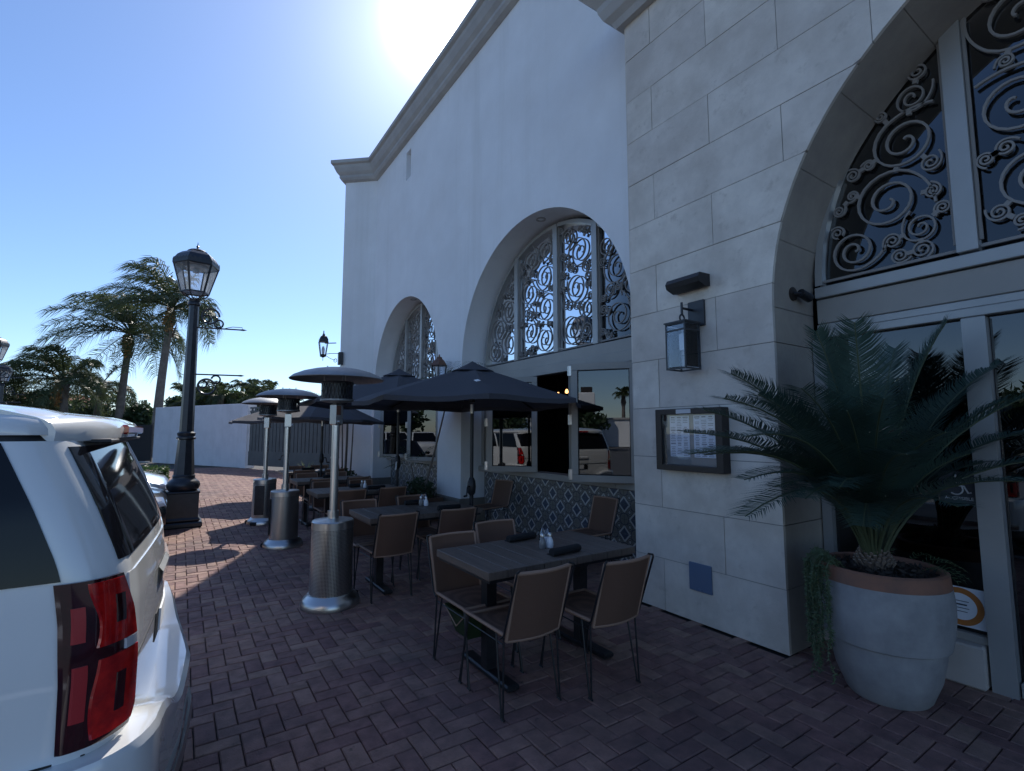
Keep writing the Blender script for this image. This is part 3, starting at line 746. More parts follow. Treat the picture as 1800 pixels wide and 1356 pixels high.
# ------------------------------------------------------------------ wall fittings on the stone pier
m_ = thing('menu_case', 'dark framed glass menu case with printed pages on the stone pier', 'menu case', (XS, 2.735, 1.535))
W2, H2 = .335, .27
q = B()
for sgn in (-1, 1):
    q.box((-.05, sgn*(W2-.03), 0), (.10, .06, 2*H2), bev=.004); q.box((-.05, 0, sgn*(H2-.025)), (.0996, 2*W2-.121, .05), bev=.004)
put('frame', q, frameb, m_); put('backing', B().box((-.02, 0, 0), (.02, 2*W2-.12, 2*H2-.10)), frame, m_)
for sgn, nm in ((1, 'page'), (-1, 'page')):
    pg = put('page', B().box((-.034, sgn*.125, .03), (.003, .205, .36)), paper, m_)
    tb = B()
    for c_ in range(3):
        for k in range(24):
            if R.random() < .12: continue
            ww = R.uniform(.03, .055); tb.box((-.0362, sgn*.125+.068-.066*c_-(.055-ww)/2*0, .195-.0145*k), (.0008, ww, .0048 if k % 8 else .009))
    put('text_block', tb, ink, pg)
put('name_plate', B().box((-.102, .03, H2-.025), (.003, .15, .036)), pinkc, m_)
put('glass', B().box((-.088, 0, 0), (.004, 2*W2-.118, 2*H2-.10)), glbox, m_)
# lantern
def box_lantern(name, label, loc):
    t = thing(name, label, 'wall lantern', loc)
    put('back_plate', B().box((-.012, -.06, .27), (.024, .16, .23), bev=.004), lampm, t)
    q = B(); q.tube([(-.02, -.02, .31), (-.16, -.02, .31)], .011, 8); q.tube([(-.16, -.02, .36), (-.16, -.02, .25)], .011, 8)
    q.tube([(-.16+.03*sin(a), -.02, .222+.03*cos(a)) for a in [2*pi*k/14 for k in range(14)]], .008, 6, closed=True); put('hook_arm', q, lampm, t, smooth=True)
    w_, h0, h1 = .095, -.23, .17; q = B()
    for a in (-1, 1):
        for b_ in (-1, 1): q.box((-.16+a*w_, -.02+b_*w_, (h0+h1)/2), (.013, .013, h1-h0))
    for z in (h0+.006, h1-.006, h1-.065):
        for a in (-1, 1):
            q.box((-.16+a*w_, -.02, z), (.0126, 2*w_-.013, .013)); q.box((-.16, -.02+a*w_, z), (2*w_-.013, .0126, .013))
    q.box((-.16, -.02, h1+.004), (2*w_+.03, 2*w_+.03, .012)); put('cage', q, lampm, t)
    for a in (-1, 1):
        put('glass_pane', B().box((-.16+a*(w_-.001), -.02, -.03), (.003, 2*w_-.014, h1-h0-.04)), glal, t)
        put('glass_pane', B().box((-.16, -.02+a*(w_-.001), -.03), (2*w_-.014, .003, h1-h0-.04)), glal, t)
    q = B(); q.lathe([(.028, -.06), (.03, .08), (0, .10)], c=(-.16, -.02, 0), n=14); put('candle_tube', q, ceram, t, smooth=True)
    return t
box_lantern('wall_lantern', 'black box lantern with clear glass hanging on the stone pier above the menu case', (XS, 2.72, 2.36))
# flood light
f_ = thing('flood_light', 'black shoebox flood light mounted above the box lantern', 'light', (XS, 2.695, 2.90))
q = B(); poly = [(-.0, -.05), (-.06, -.06), (-.15, -.03), (-.165, .01), (-.14, .05), (0, .055)]
q.prism([(x, -.17, z) for x, z in poly], (0, 0, 0), (0, .34, 0)); put('housing', q, blackpl, f_); put('mount', B().box((-.012, -.06, 0), (.024, .10, .10), bev=.005), blackm, f_)
# spot on the jamb
s_ = thing('spot_light', 'small bronze spot light on a round rosette inside the entrance arch jamb', 'light', (4.02, 1.997, 2.70))
q = B(); q.tube([(0, 0, 0), (0, -.014, 0)], .055, 20); put('rosette', q, frameb, s_, smooth=True)
q = B(); q.tube([(0, -.014, 0), (.03, -.06, -.005)], .014, 8); q.tube([(.02, -.055, 0), (.13, -.07, -.03)], [.034, .036], 14); put('lamp_head', q, blackm, s_, smooth=True)
b_ = thing('outlet_cover', 'small grey blue metal cover plate low on the stone pier', 'cover plate', (XS, 2.715, .378))
put('plate', B().box((-.007, 0, 0), (.014, .215, .23), bev=.004), bluep, b_); put('latch', B().box((-.017, 0, -.10), (.006, .04, .02)), bluep, b_)
# copper lantern on the white pier
t = thing('copper_lantern', 'six sided lantern with an aged copper roof on the white pier, behind the nearest umbrella', 'wall lantern', (XW, 8.45, 2.62))
q = B(); q.box((-.01, 0, .0), (.02, .14, .30), bev=.004); q.tube([(-.01, 0, -.05), (-.14, 0, -.10), (-.22, 0, -.06)], .01, 6); put('bracket', q, lampm, t)
q = B(); q.lathe([(.17, .22), (.15, .25), (.11, .31), (.06, .35), (.055, .38), (.02, .39), (.012, .43), (0, .44)], c=(-.22, 0, 0), n=6); put('roof', q, copper, t)
q = B(); q.lathe([(.10, -.12), (.145, .21)], c=(-.22, 0, 0), n=6, cap=False); put('glass_body', q, glal, t)
q = B()
for k in range(6):
    a = 2*pi*k/6; q.bar((-.22+.102*cos(a), .102*sin(a), -.12), (-.22+.15*cos(a), .15*sin(a), .22), .012, .012)
q.lathe([(.0, -.15), (.11, -.14), (.11, -.115), (0, -.115)], c=(-.22, 0, 0), n=6); put('cage', q, lampm, t)
q = B(); q.lathe([(.025, -.11), (.025, .05), (0, .06)], c=(-.22, 0, 0), n=10); put('candle_tube', q, ceram, t, smooth=True)
# gas style lantern on the chamfer corner
cdir = Vector((-.75, -.66, 0)); 
t = thing('corner_lantern', 'small tapered lantern on a scrolled bracket at the far corner of the white building', 'wall lantern', (3.50, 13.64, 3.58), radians(84))
q = B(); q.box((.0, 0, 0), (.16, .12, .34), bev=.01); put('back_plate', q, lampm, t)
q = B(); q.tube([(.02, .12, .42), (.16, .32, .42), (.20, .38, .42)], .014, 6); q.tube([(.03, .05, .14), (.13, .25, .14), (.20, .36, .12)], .009, 6)
q.tube([(.05+.03*k*.0+ .07*sin(a)*.5, .10+.045*sin(a)+.03*k*.12, -.05+.05*cos(a)) for k, a in enumerate([i*.5 for i in range(12)])], .008, 6)
q.tube([(.05, .12, -.05), (.12, .24, .0), (.19, .36, .09)], .008, 6); put('bracket', q, lampm, t, smooth=True)
c_ = (.22, .42)
q = B(); q.lathe([(.16, .45), (.155, .52), (.11, .60), (.05, .63), (.045, .66), (.02, .69), (.015, .76), (0, .77)], c=(*c_, 0), n=4, rot=pi/4); put('roof', q, lampm, t)
q = B(); q.lathe([(.09, .10), (.15, .45)], c=(*c_, 0), n=4, rot=pi/4, cap=False); put('glass_body', q, glal, t)
q = B()
for k in range(4):
    a = pi/4+pi/2*k; q.bar((c_[0]+.092*cos(a), c_[1]+.092*sin(a), .10), (c_[0]+.156*cos(a), c_[1]+.156*sin(a), .46), .014, .014)
q.lathe([(.0, .02), (.02, .03), (.10, .06), (.11, .11), (0, .11)], c=(*c_, 0), n=4, rot=pi/4); q.tube([(*c_, .03), (*c_, -.06)], .008, 6); put('cage', q, lampm, t)
q = B(); q.lathe([(.035, .12), (.045, .25), (.025, .33), (0, .34)], c=(*c_, 0), n=12); put('globe', q, ceram, t, smooth=True)

# ------------------------------------------------------------------ garden wall, gate, dark fence
WA, WBp = Vector((-1.15, 32.4, 0)), Vector((2.52, 25.1, 0)); dW = (WBp-WA).normalized(); nW = Vector((dW.y, -dW.x, 0))
if nW.y > 0: nW = -nW
t = thing('garden_wall', 'long low white garden wall beyond the street lamp', 'wall', tuple(WA))
q = B(); lg = (WBp-WA).length; rz = atan2(dW.y, dW.x)
q.box((WA+WBp)/2-nW*.15+Vector((0, 0, 1.45)), (lg, .30, 2.9), rz=rz, bev=.02); put('wall', q, wallw, t, world=True)
q = B(); q.box(WBp-dW*.18-nW*.13+Vector((0, 0, 1.435)), (.42, .42, 2.87), rz=rz, bev=.02); put('end_pier', q, wallw, t, world=True)
G0, G1 = WBp+dW*.12, WBp+dW*8.6
t = thing('picket_gate', 'dark grey metal gate of upright boards between the garden wall and the restaurant', 'gate', tuple(G0))
lg = (G1-G0).length
for z, h in ((.45, .62), (2.52, .07), (2.68, .07), (1.65, .05)):
    q = B(); q.box((G0+G1)/2-nW*(.03 if z == 1.65 else 0)+Vector((0, 0, z)), (lg, .05, h), rz=rz); put('rail', q, gatem, t, world=True)
pk = B().box((0, 0, 0), (.20, .022, 1.76), bev=.004).mesh('picket', gatem)
n = int(lg/.235)
for k in range(n):
    p = G0+dW*(.14+.235*k); o = link('picket', pk, t); o.location = p-G0-nW*(-.012)+Vector((0, 0, 1.62)); o.rotation_euler = (0, 0, rz)
q = B()
for k in range(n): q.box(G0+dW*(.14+.235*k)+Vector((0, 0, 2.60)), (.12, .03, .09), rz=rz)
put('top_block', q, gatem, t, world=True)
q = B(); q.box((G0+G1)/2-nW*.035+Vector((0, 0, 1.60)), (lg, .008, 1.74), rz=rz); put('backing_panel', q, fencem, t, world=True)
t = thing('dark_fence', 'dark mesh fence left of the garden wall', 'fence', (-1.2, 32.6, 0))
q = B(); q.bar((-1.25, 33.4, 1.0), (-7.5, 37.5, 1.0), .03, 2.0); put('screen', q, fencem, t, world=True)
for k in range(4):
    q = B(); q.box((-1.25-2.05*k, 33.38+1.34*k, 1.05), (.07, .07, 2.1)); put('post', q, blackm, t, world=True)
t = thing('path_edging', 'pale strip of concrete edging in front of the dark fence', 'kerb', (-3, 33, 0))
q = B(); q.bar((-1.3, 32.7, .03), (-6.5, 35.6, .03), .2, .08); put('edging', q, concrete, t, world=True)

# ------------------------------------------------------------------ street lamps
def street_lamp(label, loc, group='cast iron street lamps'):
    t = thing('street_lamp', label, 'street lamp', loc, 0, group)
    q = B(); q.box((0, 0, .045), (.60, .60, .09), bev=.02); q.box((0, 0, .125), (.53, .53, .075), bev=.03); q.box((0, 0, .36), (.47, .47, .42), bev=.01); q.box((0, 0, .58), (.50, .50, .035), bev=.012)
    put('plinth', q, lampm, t)
    q = B(); q.lathe([(.20, .598), (.225, .62), (.245, .66), (.25, .70), (.235, .745), (.20, .78), (.175, .80), (.165, .83), (.17, .85), (.158, .87)], n=32); put('base_ring', q, lampm, t, smooth=True)
    q = B(); q.lathe([(.155, .87), (.15, .95), (.125, 1.35), (.118, 1.47)], n=8); put('lower_shaft', q, lampm, t)
    q = B(); q.lathe([(.118, 1.47), (.145, 1.485), (.145, 1.51), (.125, 1.53), (.135, 1.56), (.14, 1.585), (.115, 1.61)], n=24); put('collar', q, lampm, t, smooth=True)
    q = B(); q.lathe([(.108, 1.61), (.078, 3.84)], n=8); put('shaft', q, lampm, t)
    q = B(); q.lathe([(.082, 3.84), (.098, 3.86), (.098, 3.89), (.085, 3.91), (.095, 3.94), (.06, 3.965), (.03, 3.98)], n=24); put('capital', q, lampm, t, smooth=True)
    zb, zt = 4.08, 4.57; rb, rt = .215, .345; r0 = radians(8)
    q = B(); q.lathe([(rb, zb), (rt, zt)], n=6, rot=r0, cap=False)
    put('glass_body', q, mfro, t)
    q = B(); q.lathe([(rb*.96, zb+.004), (0, zb+.002)], n=6, rot=r0, cap=False); put('floor_glass', q, mfro, t)
    q = B()
    for k in range(6):
        a = r0+2*pi*k/6; b2 = r0+2*pi*(k+1)/6
        q.bar((rb*cos(a), rb*sin(a), zb), (rt*1.02*cos(a), rt*1.02*sin(a), zt+.01), .026, .02)
        q.bar((rb*cos(a), rb*sin(a), zb), (rb*cos(b2), rb*sin(b2), zb), .022, .024)
        q.tube([(rb*cos(a), rb*sin(a), zb), (rb*.85*cos(a), rb*.85*sin(a), zb-.05), (.10*cos(a), .10*sin(a), zb-.10), (.05*cos(a), .05*sin(a), zb-.11)], .011, 6)
    put('cage', q, lampm, t)
    q = B(); q.lathe([(rt*1.03, zt-.02), (rt*1.06, zt+.0), (rt*1.06, zt+.055), (rt*.99, zt+.10), (rt*.86, zt+.17), (rt*.66, zt+.225), (rt*.50, zt+.245), (.12, zt+.25)], n=6, rot=r0)
    put('roof', q, lampm, t)
    q = B()
    for k in range(6):
        a, c2 = r0+2*pi*k/6, r0+2*pi*(k+1)/6; p0 = Vector((rt*1.065*cos(a), rt*1.065*sin(a), zt+.05)); p1 = Vector((rt*1.065*cos(c2), rt*1.065*sin(c2), zt+.05))
        for i in range(5):
            p = p0.lerp(p1, (i+.5)/5); d = (p1-p0)/5*.5; q.add([p-d, p+d, p+d*.55+Vector((0, 0, .035)), p+Vector((0, 0, .05)), p-d*.55+Vector((0, 0, .035))], [(0, 1, 2, 3, 4)])
    put('eave_crest', q, lampm, t)
    q = B(); q.lathe([(.15, zt+.25), (.155, zt+.265), (.12, zt+.29), (.05, zt+.30), (.02, zt+.31), (.018, zt+.35), (.028, zt+.36), (.01, zt+.38), (.004, zt+.44), (0, zt+.445)], n=20); put('finial', q, lampm, t, smooth=True)
    q = B(); q.lathe([(.20, zt-.01), (.17, zt-.05), (.05, zt-.06), (.05, zt-.12), (0, zt-.13)], n=20); put('reflector', q, framel, t, smooth=True)
    ca, sa = cos(radians(-14)), sin(radians(-14))
    def P(x, z): return (x*ca, x*sa, z)
    for zz, up in ((3.46, 1), (2.62, -1)):
        q = B(); q.tube([P(.07, zz), P(.74, zz)], .013, 8); q.tube([P(.74, zz), P(.80, zz), P(.86, zz)], [.013, .018, .001], 8)
        def arc(cx, cz, r, a0, a1, n=18, k=0.): return [P(cx+(r-k*i/n)*cos(radians(a0+(a1-a0)*i/n)), zz+up*(cz+(r-k*i/n)*sin(radians(a0+(a1-a0)*i/n)))) for i in range(n+1)]
        q.tube(arc(.26, .21, .145, 0, 330, 26, .02), .018, 6); q.tube(arc(.20, .17, .065, -150, 180), .014, 6); q.tube(arc(.40, .085, .07, 150, -170, 20), .016, 6)
        q.tube(arc(.33, .16, .05, 200, 20), .010, 6)
        if up > 0: q.tube([P(.62, zz+.045), P(.78, zz+.045), P(.78, zz)], .006, 6); q.tube([P(.50, zz+.01), P(.62, zz+.045)], .006, 6)
        put('scroll_bracket', q, lampm, t, smooth=True)
    return t
L0 = street_lamp('tall black street lamp with a square base standing on the brick pavement', (.09, 10.38, 0))
dup(L0, (-7.35, 33.8, 0), .3, 'distant black street lamp low at the left edge above the white car roof')
dup(L0, (-5.45, 23.8, 0), .0, 'black street lamp at the left edge, only a corner of its lantern in view')

# ------------------------------------------------------------------ patio heaters
def heater():
    t = thing('patio_heater', 'h', 'patio heater', (0, 0, 0), 0, 'stainless steel patio heaters')
    q = B(); q.lathe([(.262, .0), (.265, .035), (.245, .075), (.215, .10), (.205, .115)], n=40); put('foot', q, steel, t, smooth=True)
    q = B(); q.tube([(.26, .06, .03), (.26, -.06, .03)], .035, 12); q.tube([(.10, .24, .03), (.0, .26, .03)], .03, 12); put('wheel', q, rubber, t)
    # oval perforated tank cover with UVs
    n = 64; prf = [.115, .70, .70, .775]; rows = []
    b = B(); b.lathe([(.192, .112), (.186, .70)], n=n, cap=False); me = b.mesh('tank_cover', perf, smooth=True)
    uv = me.uv_layers.new(name='UVMap')
    for pl in me.polygons:
        j = pl.index % n
        for li, (u, v) in zip(pl.loop_indices, ((j/n, 0), ((j+1)/n, 0), ((j+1)/n, 1), (j/n, 1))): uv.data[li].uv = (u, v)
    link('tank_cover', me, t)
    q = B(); q.lathe([(.1885, .70), (.189, .765), (.182, .775), (.05, .79), (.048, .80)], n=48, cap=False); put('tank_lid', q, steel, t, smooth=True)
    q = B(); q.box((0, .189, .42), (.16, .012, .5), bev=.004); put('access_door', q, blackm, t)
    q = B(); q.tube([(0, 0, .78), (0, 0, .86)], .052, 20); q.tube([(0, 0, .85), (0, 0, 1.72)], .036, 20); q.tube([(0, 0, 1.35), (0, 0, 1.365)], .039, 20); put('pole', q, steel, t, smooth=True)
    q = B(); q.box((0, 0, 1.77), (.085, .085, .22), bev=.02); q.tube([(0, -.043, 1.70), (0, -.062, 1.70)], .018, 12); put('control_box', q, steel, t)
    q = B(); q.box((-.012, -.044, 1.81), (.05, .003, .09)); put('warning_label', q, copper, t)
    q = B(); q.lathe([(.05, 1.88), (.12, 1.89), (.155, 1.90), (.155, 1.915), (.145, 1.92)], n=32); put('burner_base', q, domem, t, smooth=True)
    q = B(); n = 28
    for k in range(n):
        a = 2*pi*k/n; q.bar((.142*cos(a), .142*sin(a), 1.915), (.142*cos(a+.22), .142*sin(a+.22), 2.07), .008, .006); q.bar((.142*cos(a+.22), .142*sin(a+.22), 1.915), (.142*cos(a), .142*sin(a), 2.07), .008, .006)
    q.tube([(.142*cos(2*pi*k/24), .142*sin(2*pi*k/24), 2.075) for k in range(24)], .012, 6, closed=True); put('burner_screen', q, lampm, t)
    q = B(); q.lathe([(.105, 1.91), (.11, 2.08)], n=24, cap=False); put('emitter', q, blackm, t, smooth=True)
    q = B()
    for k in range(3):
        a = 2*pi*k/3+.4; q.tube([(.12*cos(a), .12*sin(a), 2.07), (.12*cos(a), .12*sin(a), 2.155)], .006, 6)
    put('spacer', q, steel, t)
    q = B(); q.lathe([(.435, 2.105), (.438, 2.11), (.40, 2.143), (.32, 2.178), (.22, 2.205), (.12, 2.222), (0.0, 2.228)], n=56, cap=False); q.lathe([(.434, 2.104), (.40, 2.138), (.32, 2.173), (.22, 2.20), (.12, 2.217), (0.0, 2.223)], n=56, cap=False); put('dome', q, domem, t, smooth=True)
    q = B()
    for k in range(3): a = 2*pi*k/3; q.tube([(.1*cos(a), .1*sin(a), 2.22), (.1*cos(a), .1*sin(a), 2.245)], .007, 6)
    put('wing_nut', q, steel, t)
    return t
h = heater(); h.location = (1.25, 4.95, 0); h.rotation_euler = (0, 0, .5); h['label'] = 'nearest stainless patio heater with its wide grey dome beside the dining tables'
dup(h, (1.29, 7.79, 0), 1.4, 'middle patio heater with the steel perforated barrel, second from the camera')
dup(h, (1.30, 9.9, 0), 2.6, 'farthest patio heater, its dome top caught by the sun')

# ------------------------------------------------------------------ umbrellas
def umbrella(label, loc, rad, ze, za, crank=.98, rz=0, tilt=(0, 0), sag=.06, crankdir=200, mcol=None):
    t = thing('patio_umbrella', label, 'umbrella', loc, 0, 'dark canvas umbrellas over the terrace tables')
    K = 8; zv = za-.10
    # canopy: K panels sagging between ribs
    c = B(); rows = []; nr, na = 9, 6
    rt = Matrix.Rotation(tilt[0], 3, 'X') @ Matrix.Rotation(tilt[1], 3, 'Y')
    piv = Vector((0, 0, za-.3))
    def cp(u, a, low=0.):
        k = a/(2*pi/K); fr = k-math.floor(k); edge = cos(pi/K)/cos((fr-.5)*2*pi/K)
        s_ = 4*fr*(1-fr)
        rr = (.10+(rad-.10)*u)*(edge*(1-.03*s_*u)); z = zv+(ze-zv)*(u**1.08) - sag*s_*u*(1-u)*1.6 + .012*sin(7*a+u*5)*u
        v = Vector((rr*cos(a+rz), rr*sin(a+rz), z-low)); return rt @ (v-piv)+piv
    n = K*na
    for i in range(nr+1): rows.append([cp(i/nr, 2*pi*j/n) for j in range(n)])
    rows.append([cp(1.0, 2*pi*j/n, .045+.008*abs(sin(j*1.3))) for j in range(n)])
    c.strip(rows, close=True); put('canopy', c, canvas, t, smooth=True, ang=25)
    c = B(); rows = []
    for i in range(5):
        u = i/4; rows.append([rt @ (Vector((.27*u*cos(2*pi*j/32+rz)*(1+.08*cos(8*pi*j/32)), .27*u*sin(2*pi*j/32+rz)*(1+.08*cos(8*pi*j/32)), za-.005-.135*u**.9))-piv)+piv for j in range(32)])
    rows[0] = [rows[0][0]]*32
    c.strip(rows, close=True); put('vent_cap', c, canvas, t, smooth=True, ang=60)
    for k in range(K):
        a = 2*pi*k/K; e = cp(.995, a+1e-4); s0 = cp(.02, a+1e-4); mid = cp(.55, a+1e-4)
        q = B(); q.bar(s0-Vector((0, 0, .02)), e-Vector((0, 0, .012)), .016, .014); put('rib', q, blackm, t)
        q = B(); q.bar(mid-Vector((0, 0, .03)), (0, 0, ze+.06), .013, .012); put('strut', q, blackm, t)
    q = B(); q.tube([(0, 0, .06), (0, 0, crank+.1)], .024, 14); q.tube([(0, 0, crank+.1), (0, 0, ze-.02)], .021, 14); q.tube([(0, 0, ze+.14), (0, 0, za-.02)], .018, 10); put('pole', q, blackm, t, smooth=True)
    q = B(); q.tube([(0, 0, ze-.13), (0, 0, ze-.02)], .025, 14); put('pole_joint', q, steel, t, smooth=True)
    q = B(); q.tube([(0, 0, ze+.0), (0, 0, ze+.12)], .038, 12); put('hub', q, blackm, t, smooth=True)
    q = B(); q.lathe([(.024, -.10), (.045, -.07), (.052, 0), (.045, .07), (.026, .11)], c=(0, 0, crank), n=14); ck = put('crank_housing', q, blackpl, t, smooth=True)
    a = radians(crankdir); dx, dy = cos(a), sin(a)
    q = B(); q.tube([(.04*dx, .04*dy, crank+.01), (.10*dx, .10*dy, crank+.01), (.11*dx, .11*dy, crank-.0), (.125*dx, .125*dy, crank-.07), (.13*dx, .13*dy, crank-.09)], .010, 8); q.tube([(.13*dx, .13*dy, crank-.09), (.19*dx, .19*dy, crank-.09)], .012, 8); put('crank_handle', q, mcol or blackm, ck, smooth=True)
    q = B(); q.lathe([(.25, 0), (.25, .04), (.23, .06), (.05, .075), (.035, .30), (.028, .31)], n=32); put('base', q, blackm, t, smooth=True)
    return t
o8 = radians(22.5)
u1 = umbrella('nearest open dark umbrella with a crank pole, in front of the scrollwork window', (2.93, 5.28, 0), 1.40, 1.955, 2.47, .95, o8, crankdir=215)
q = B(); q.box((0, 0, 0), (.07, .004, .035), rot=Matrix.Rotation(radians(-25), 3, 'Y')); lb = put('fabric_label', q, paper, u1); lb.location = (-.42, -.86, 2.13); lb.rotation_euler = (radians(-62), 0, 0)
umbrella('second dark umbrella, peak showing over the nearest one, pale crank lever on its pole', (2.90, 7.65, 0), 1.50, 2.05, 2.63, 1.12, o8, crankdir=240, mcol=ceram)
umbrella('third dark umbrella, half in sunlight, behind the nearest patio heater', (2.50, 11.0, 0), 1.28, 1.86, 2.42, 1.05, o8, tilt=(radians(0), radians(2)), crankdir=20)
umbrella('farthest dark umbrella, out in the sun before the picket gate', (2.26, 13.8, 0), 1.38, 1.90, 2.42, 1.0, o8, tilt=(0, radians(-2)))

# ------------------------------------------------------------------ tables
def dtable(label, loc, wx=1.25, wy=.72):
    t = thing('dining_table', label, 'table', loc, 0, 'rectangular plank tables in a row')
    q = B(); q.box((0, 0, .708), (wx-.03, wy-.03, .02)); put('apron', q, blackm, t)
    n = 6; pw = wy/n
    n2 = 5; px_ = wx/ (n2*2)
    pm = B().box((0, 0, 0), (wx/9-.004, wy, .05), bev=.003).mesh('plank', tablem)
    for k in range(9):
        o = link('plank', pm, t); o.location = (-wx/2+wx/9*(k+.5), 0, .743+R.uniform(-.0008, .0008))
    for k in (-1, 1):
        q = B(); q.box((k*(wx/2-.22), 0, .37), (.075, .075, .68), bev=.006); put('column', q, blackm, t)
        q = B(); q.box((k*(wx/2-.22), 0, .03), (.09, wy*.82, .04), bev=.01); put('foot', q, blackm, t)
        q = B(); q.box((k*(wx/2-.22), 0, .70), (.30, .30, .012)); put('bracket', q, blackm, t)
    return t
TB = [(2.19, 2.965), (2.19, 5.18), (2.21, 7.49), (2.30, 9.38), (2.45, 11.6)]
t0 = dtable('nearest plank dining table with two black napkin rolls and shakers', (*TB[0], 0))
labs = ['second dining table, beside the nearest patio heater', 'third dining table, half hidden behind the near heater pole', 'fourth dining table, its end catching pale light near the middle heater', 'fifth and farthest dining table, its top shining white before the gate']
for p, l_ in zip(TB[1:], labs): dup(t0, (*p, 0), 0, l_)
# ------------------------------------------------------------------ chairs
def rope_panel(rows): b = B(); b.strip(rows); return b
def chair():
    t = thing('rope_chair', 'c', 'chair', (0, 0, 0), 0, 'brown woven rope chairs with thin black legs')
    W = .185; nx = 8
    def px(u): return -W+2*W*u
    seat = []; back = []
    for j in range(7):
        v = j/6; y = -.235+.49*v; seat.append([(px(i/nx), y, .452-.018*sin(pi*i/nx)*sin(pi*v)) for i in range(nx+1)])
    b = B(); b.strip(seat); b.strip([[(x, y, z-.014) for x, y, z in r_][::-1] for r_ in seat])
    put('seat', b, chairm, t, smooth=True)
    for j in range(8):
        v = j/7; z = .425+.395*v; y = -.245-.115*v; wv = W*(1.0+.02*v); back.append([(-wv+2*wv*i/nx, y-.035*sin(pi*i/nx), z) for i in range(nx+1)])
    b = B(); b.strip(back); b.strip([[(x, y-.012, z) for x, y, z in r_][::-1] for r_ in back]); put('backrest', b, chairm, t, smooth=True)
    q = B()
    bl = back[0]; tp = back[-1]
    q.tube([Vector(p)-Vector((0, .006, 0)) for p in tp], .011, 6); q.tube([Vector(p)-Vector((0, .006, 0)) for p in bl], .010, 6)
    for s_ in (0, -1): q.tube([Vector(r_[s_])-Vector((0, .006, 0)) for r_ in back], .011, 6)
    put('back_piping', q, pipem, t, smooth=True)
    q = B(); q.tube([seat[0][0], seat[-1][0]], .011, 6); q.tube([seat[0][-1], seat[-1][-1]], .011, 6); q.tube(seat[-1], .011, 6); put('seat_piping', q, pipem, t, smooth=True)
    for sx in (-1, 1):
        for yf, yt in ((.255, .23), (-.25, -.20)):
            q = B(); x = sx*(W+.005)
            q.tube([(x, yt-.03, .44), (x+sx*.012, yf+.005, .012), (x+sx*.012, yf+.005, .006)], .006, 6); q.tube([(x, yt+.05*(1 if yt > 0 else -1)*-1+.0, .44), (x+sx*.012, yf+.022, .008)], .006, 6)
            q.tube([(x+sx*.012, yf-.004, .008), (x+sx*.012, yf+.03, .008)], .007, 6)
            put('leg', q, blackm, t, smooth=True)
        q = B(); x = sx*(W+.02); q.tube([(x, -.22, .435), (x, -.255, .46), (x, -.385, .815), (x, -.385, .828), (x-sx*.03, -.37, .835)], .0065, 6); put('back_stay', q, blackm, t, smooth=True)
    q = B(); q.tube([(-W, -.2, .432), (W, -.2, .432)], .006, 6); q.tube([(-W, .2, .432), (W, .2, .432)], .006, 6)
    q.tube([(-W-.003, -.22, .40), (-W-.003, .22, .40)], .004, 6); q.tube([(W+.003, -.22, .40), (W+.003, .22, .40)], .004, 6); put('under_frame', q, blackm, t, smooth=True)
    return t
c0 = chair(); c0.location = (1.775, 2.70, 0); c0['label'] = 'left of the two rope chairs backing the camera at the nearest table'
CS = [((2.335, 2.585), 0, 'rope chair on the near side of the nearest table, beside the stone pier'),
      ((1.78, 3.13), pi, 'rope chair at the nearest table with a dark bag hung below its seat'),
      ((2.33, 3.41), pi, 'rope chair on the far side of the nearest table, in front of the tiles'),
      ((1.775, 4.97), .03, 'rope chair with its back to the camera at the left of the second table'),
      ((2.43, 4.93), -.03, 'rope chair with its back to the camera at the right of the second table'),
      ((1.76, 5.43), pi, 'rope chair at the far left side of the second table'),
      ((2.42, 5.46), pi, 'rope chair at the far right side of the second table'),
      ((3.86, 4.35), pi/2, 'rope chair against the tiled wall beside the stone pier'),
      ((4.02, 6.75), pi/2+.25, 'rope chair against the tiles under the left folding window leaf'),
      ((1.95, 7.22), 0, 'rope chair with its back to the camera at the left of the third table'),
      ((2.50, 7.22), .05, 'rope chair with its back to the camera at the right of the third table'),
      ((1.95, 7.85), pi, 'rope chair behind the left half of the third table'),
      ((2.52, 7.88), pi+.05, 'rope chair behind the right half of the third table'),
      ((2.02, 9.10), 0, 'rope chair on the near side of the fourth table, left'),
      ((2.60, 9.10), 0, 'rope chair on the near side of the fourth table, right'),
      ((2.02, 9.75), pi, 'rope chair on the far side of the fourth table, left'),
      ((2.60, 9.75), pi, 'rope chair on the far side of the fourth table, right'),
      ((2.2, 11.3), 0, 'rope chair on the near side of the farthest table, left'),
      ((2.75, 11.3), 0, 'rope chair on the near side of the farthest table, right'),
      ((2.2, 12.0), pi, 'rope chair on the far side of the farthest table, left'),
      ((2.75, 12.0), pi, 'rope chair on the far side of the farthest table, right')]
rc = random.Random(12)
for i_, (p, a, l_) in enumerate(CS): dup(c0, (p[0]+(rc.gauss(0, .02) if i_ > 2 else 0), p[1]+(rc.gauss(0, .02) if i_ > 2 else 0), 0), a+rc.gauss(0, .05 if i_ > 2 else .012), l_)
# bag under chair A seat
t = thing('cloth_bag', 'dark green cloth bag with thin cord under a rope chair of the nearest table', 'bag', (1.74, 3.12, .30))
q = B(); q.add([(-.14, -.16, .11), (.14, -.16, .11), (.14, .14, .11), (-.14, .14, .11), (-.08, -.10, -.07), (.08, -.10, -.07), (.08, .08, -.07), (-.08, .08, -.07)], [(4, 5, 6, 7)[::-1], (0, 1, 5, 4), (1, 2, 6, 5), (2, 3, 7, 6), (3, 0, 4, 7)]); put('pouch', q, leafd, t)
q = B(); q.tube([(-.145, .14, .11), (-.15, -.06, .02), (-.145, -.165, .11)], .004, 5); put('cord', q, pipem, t)
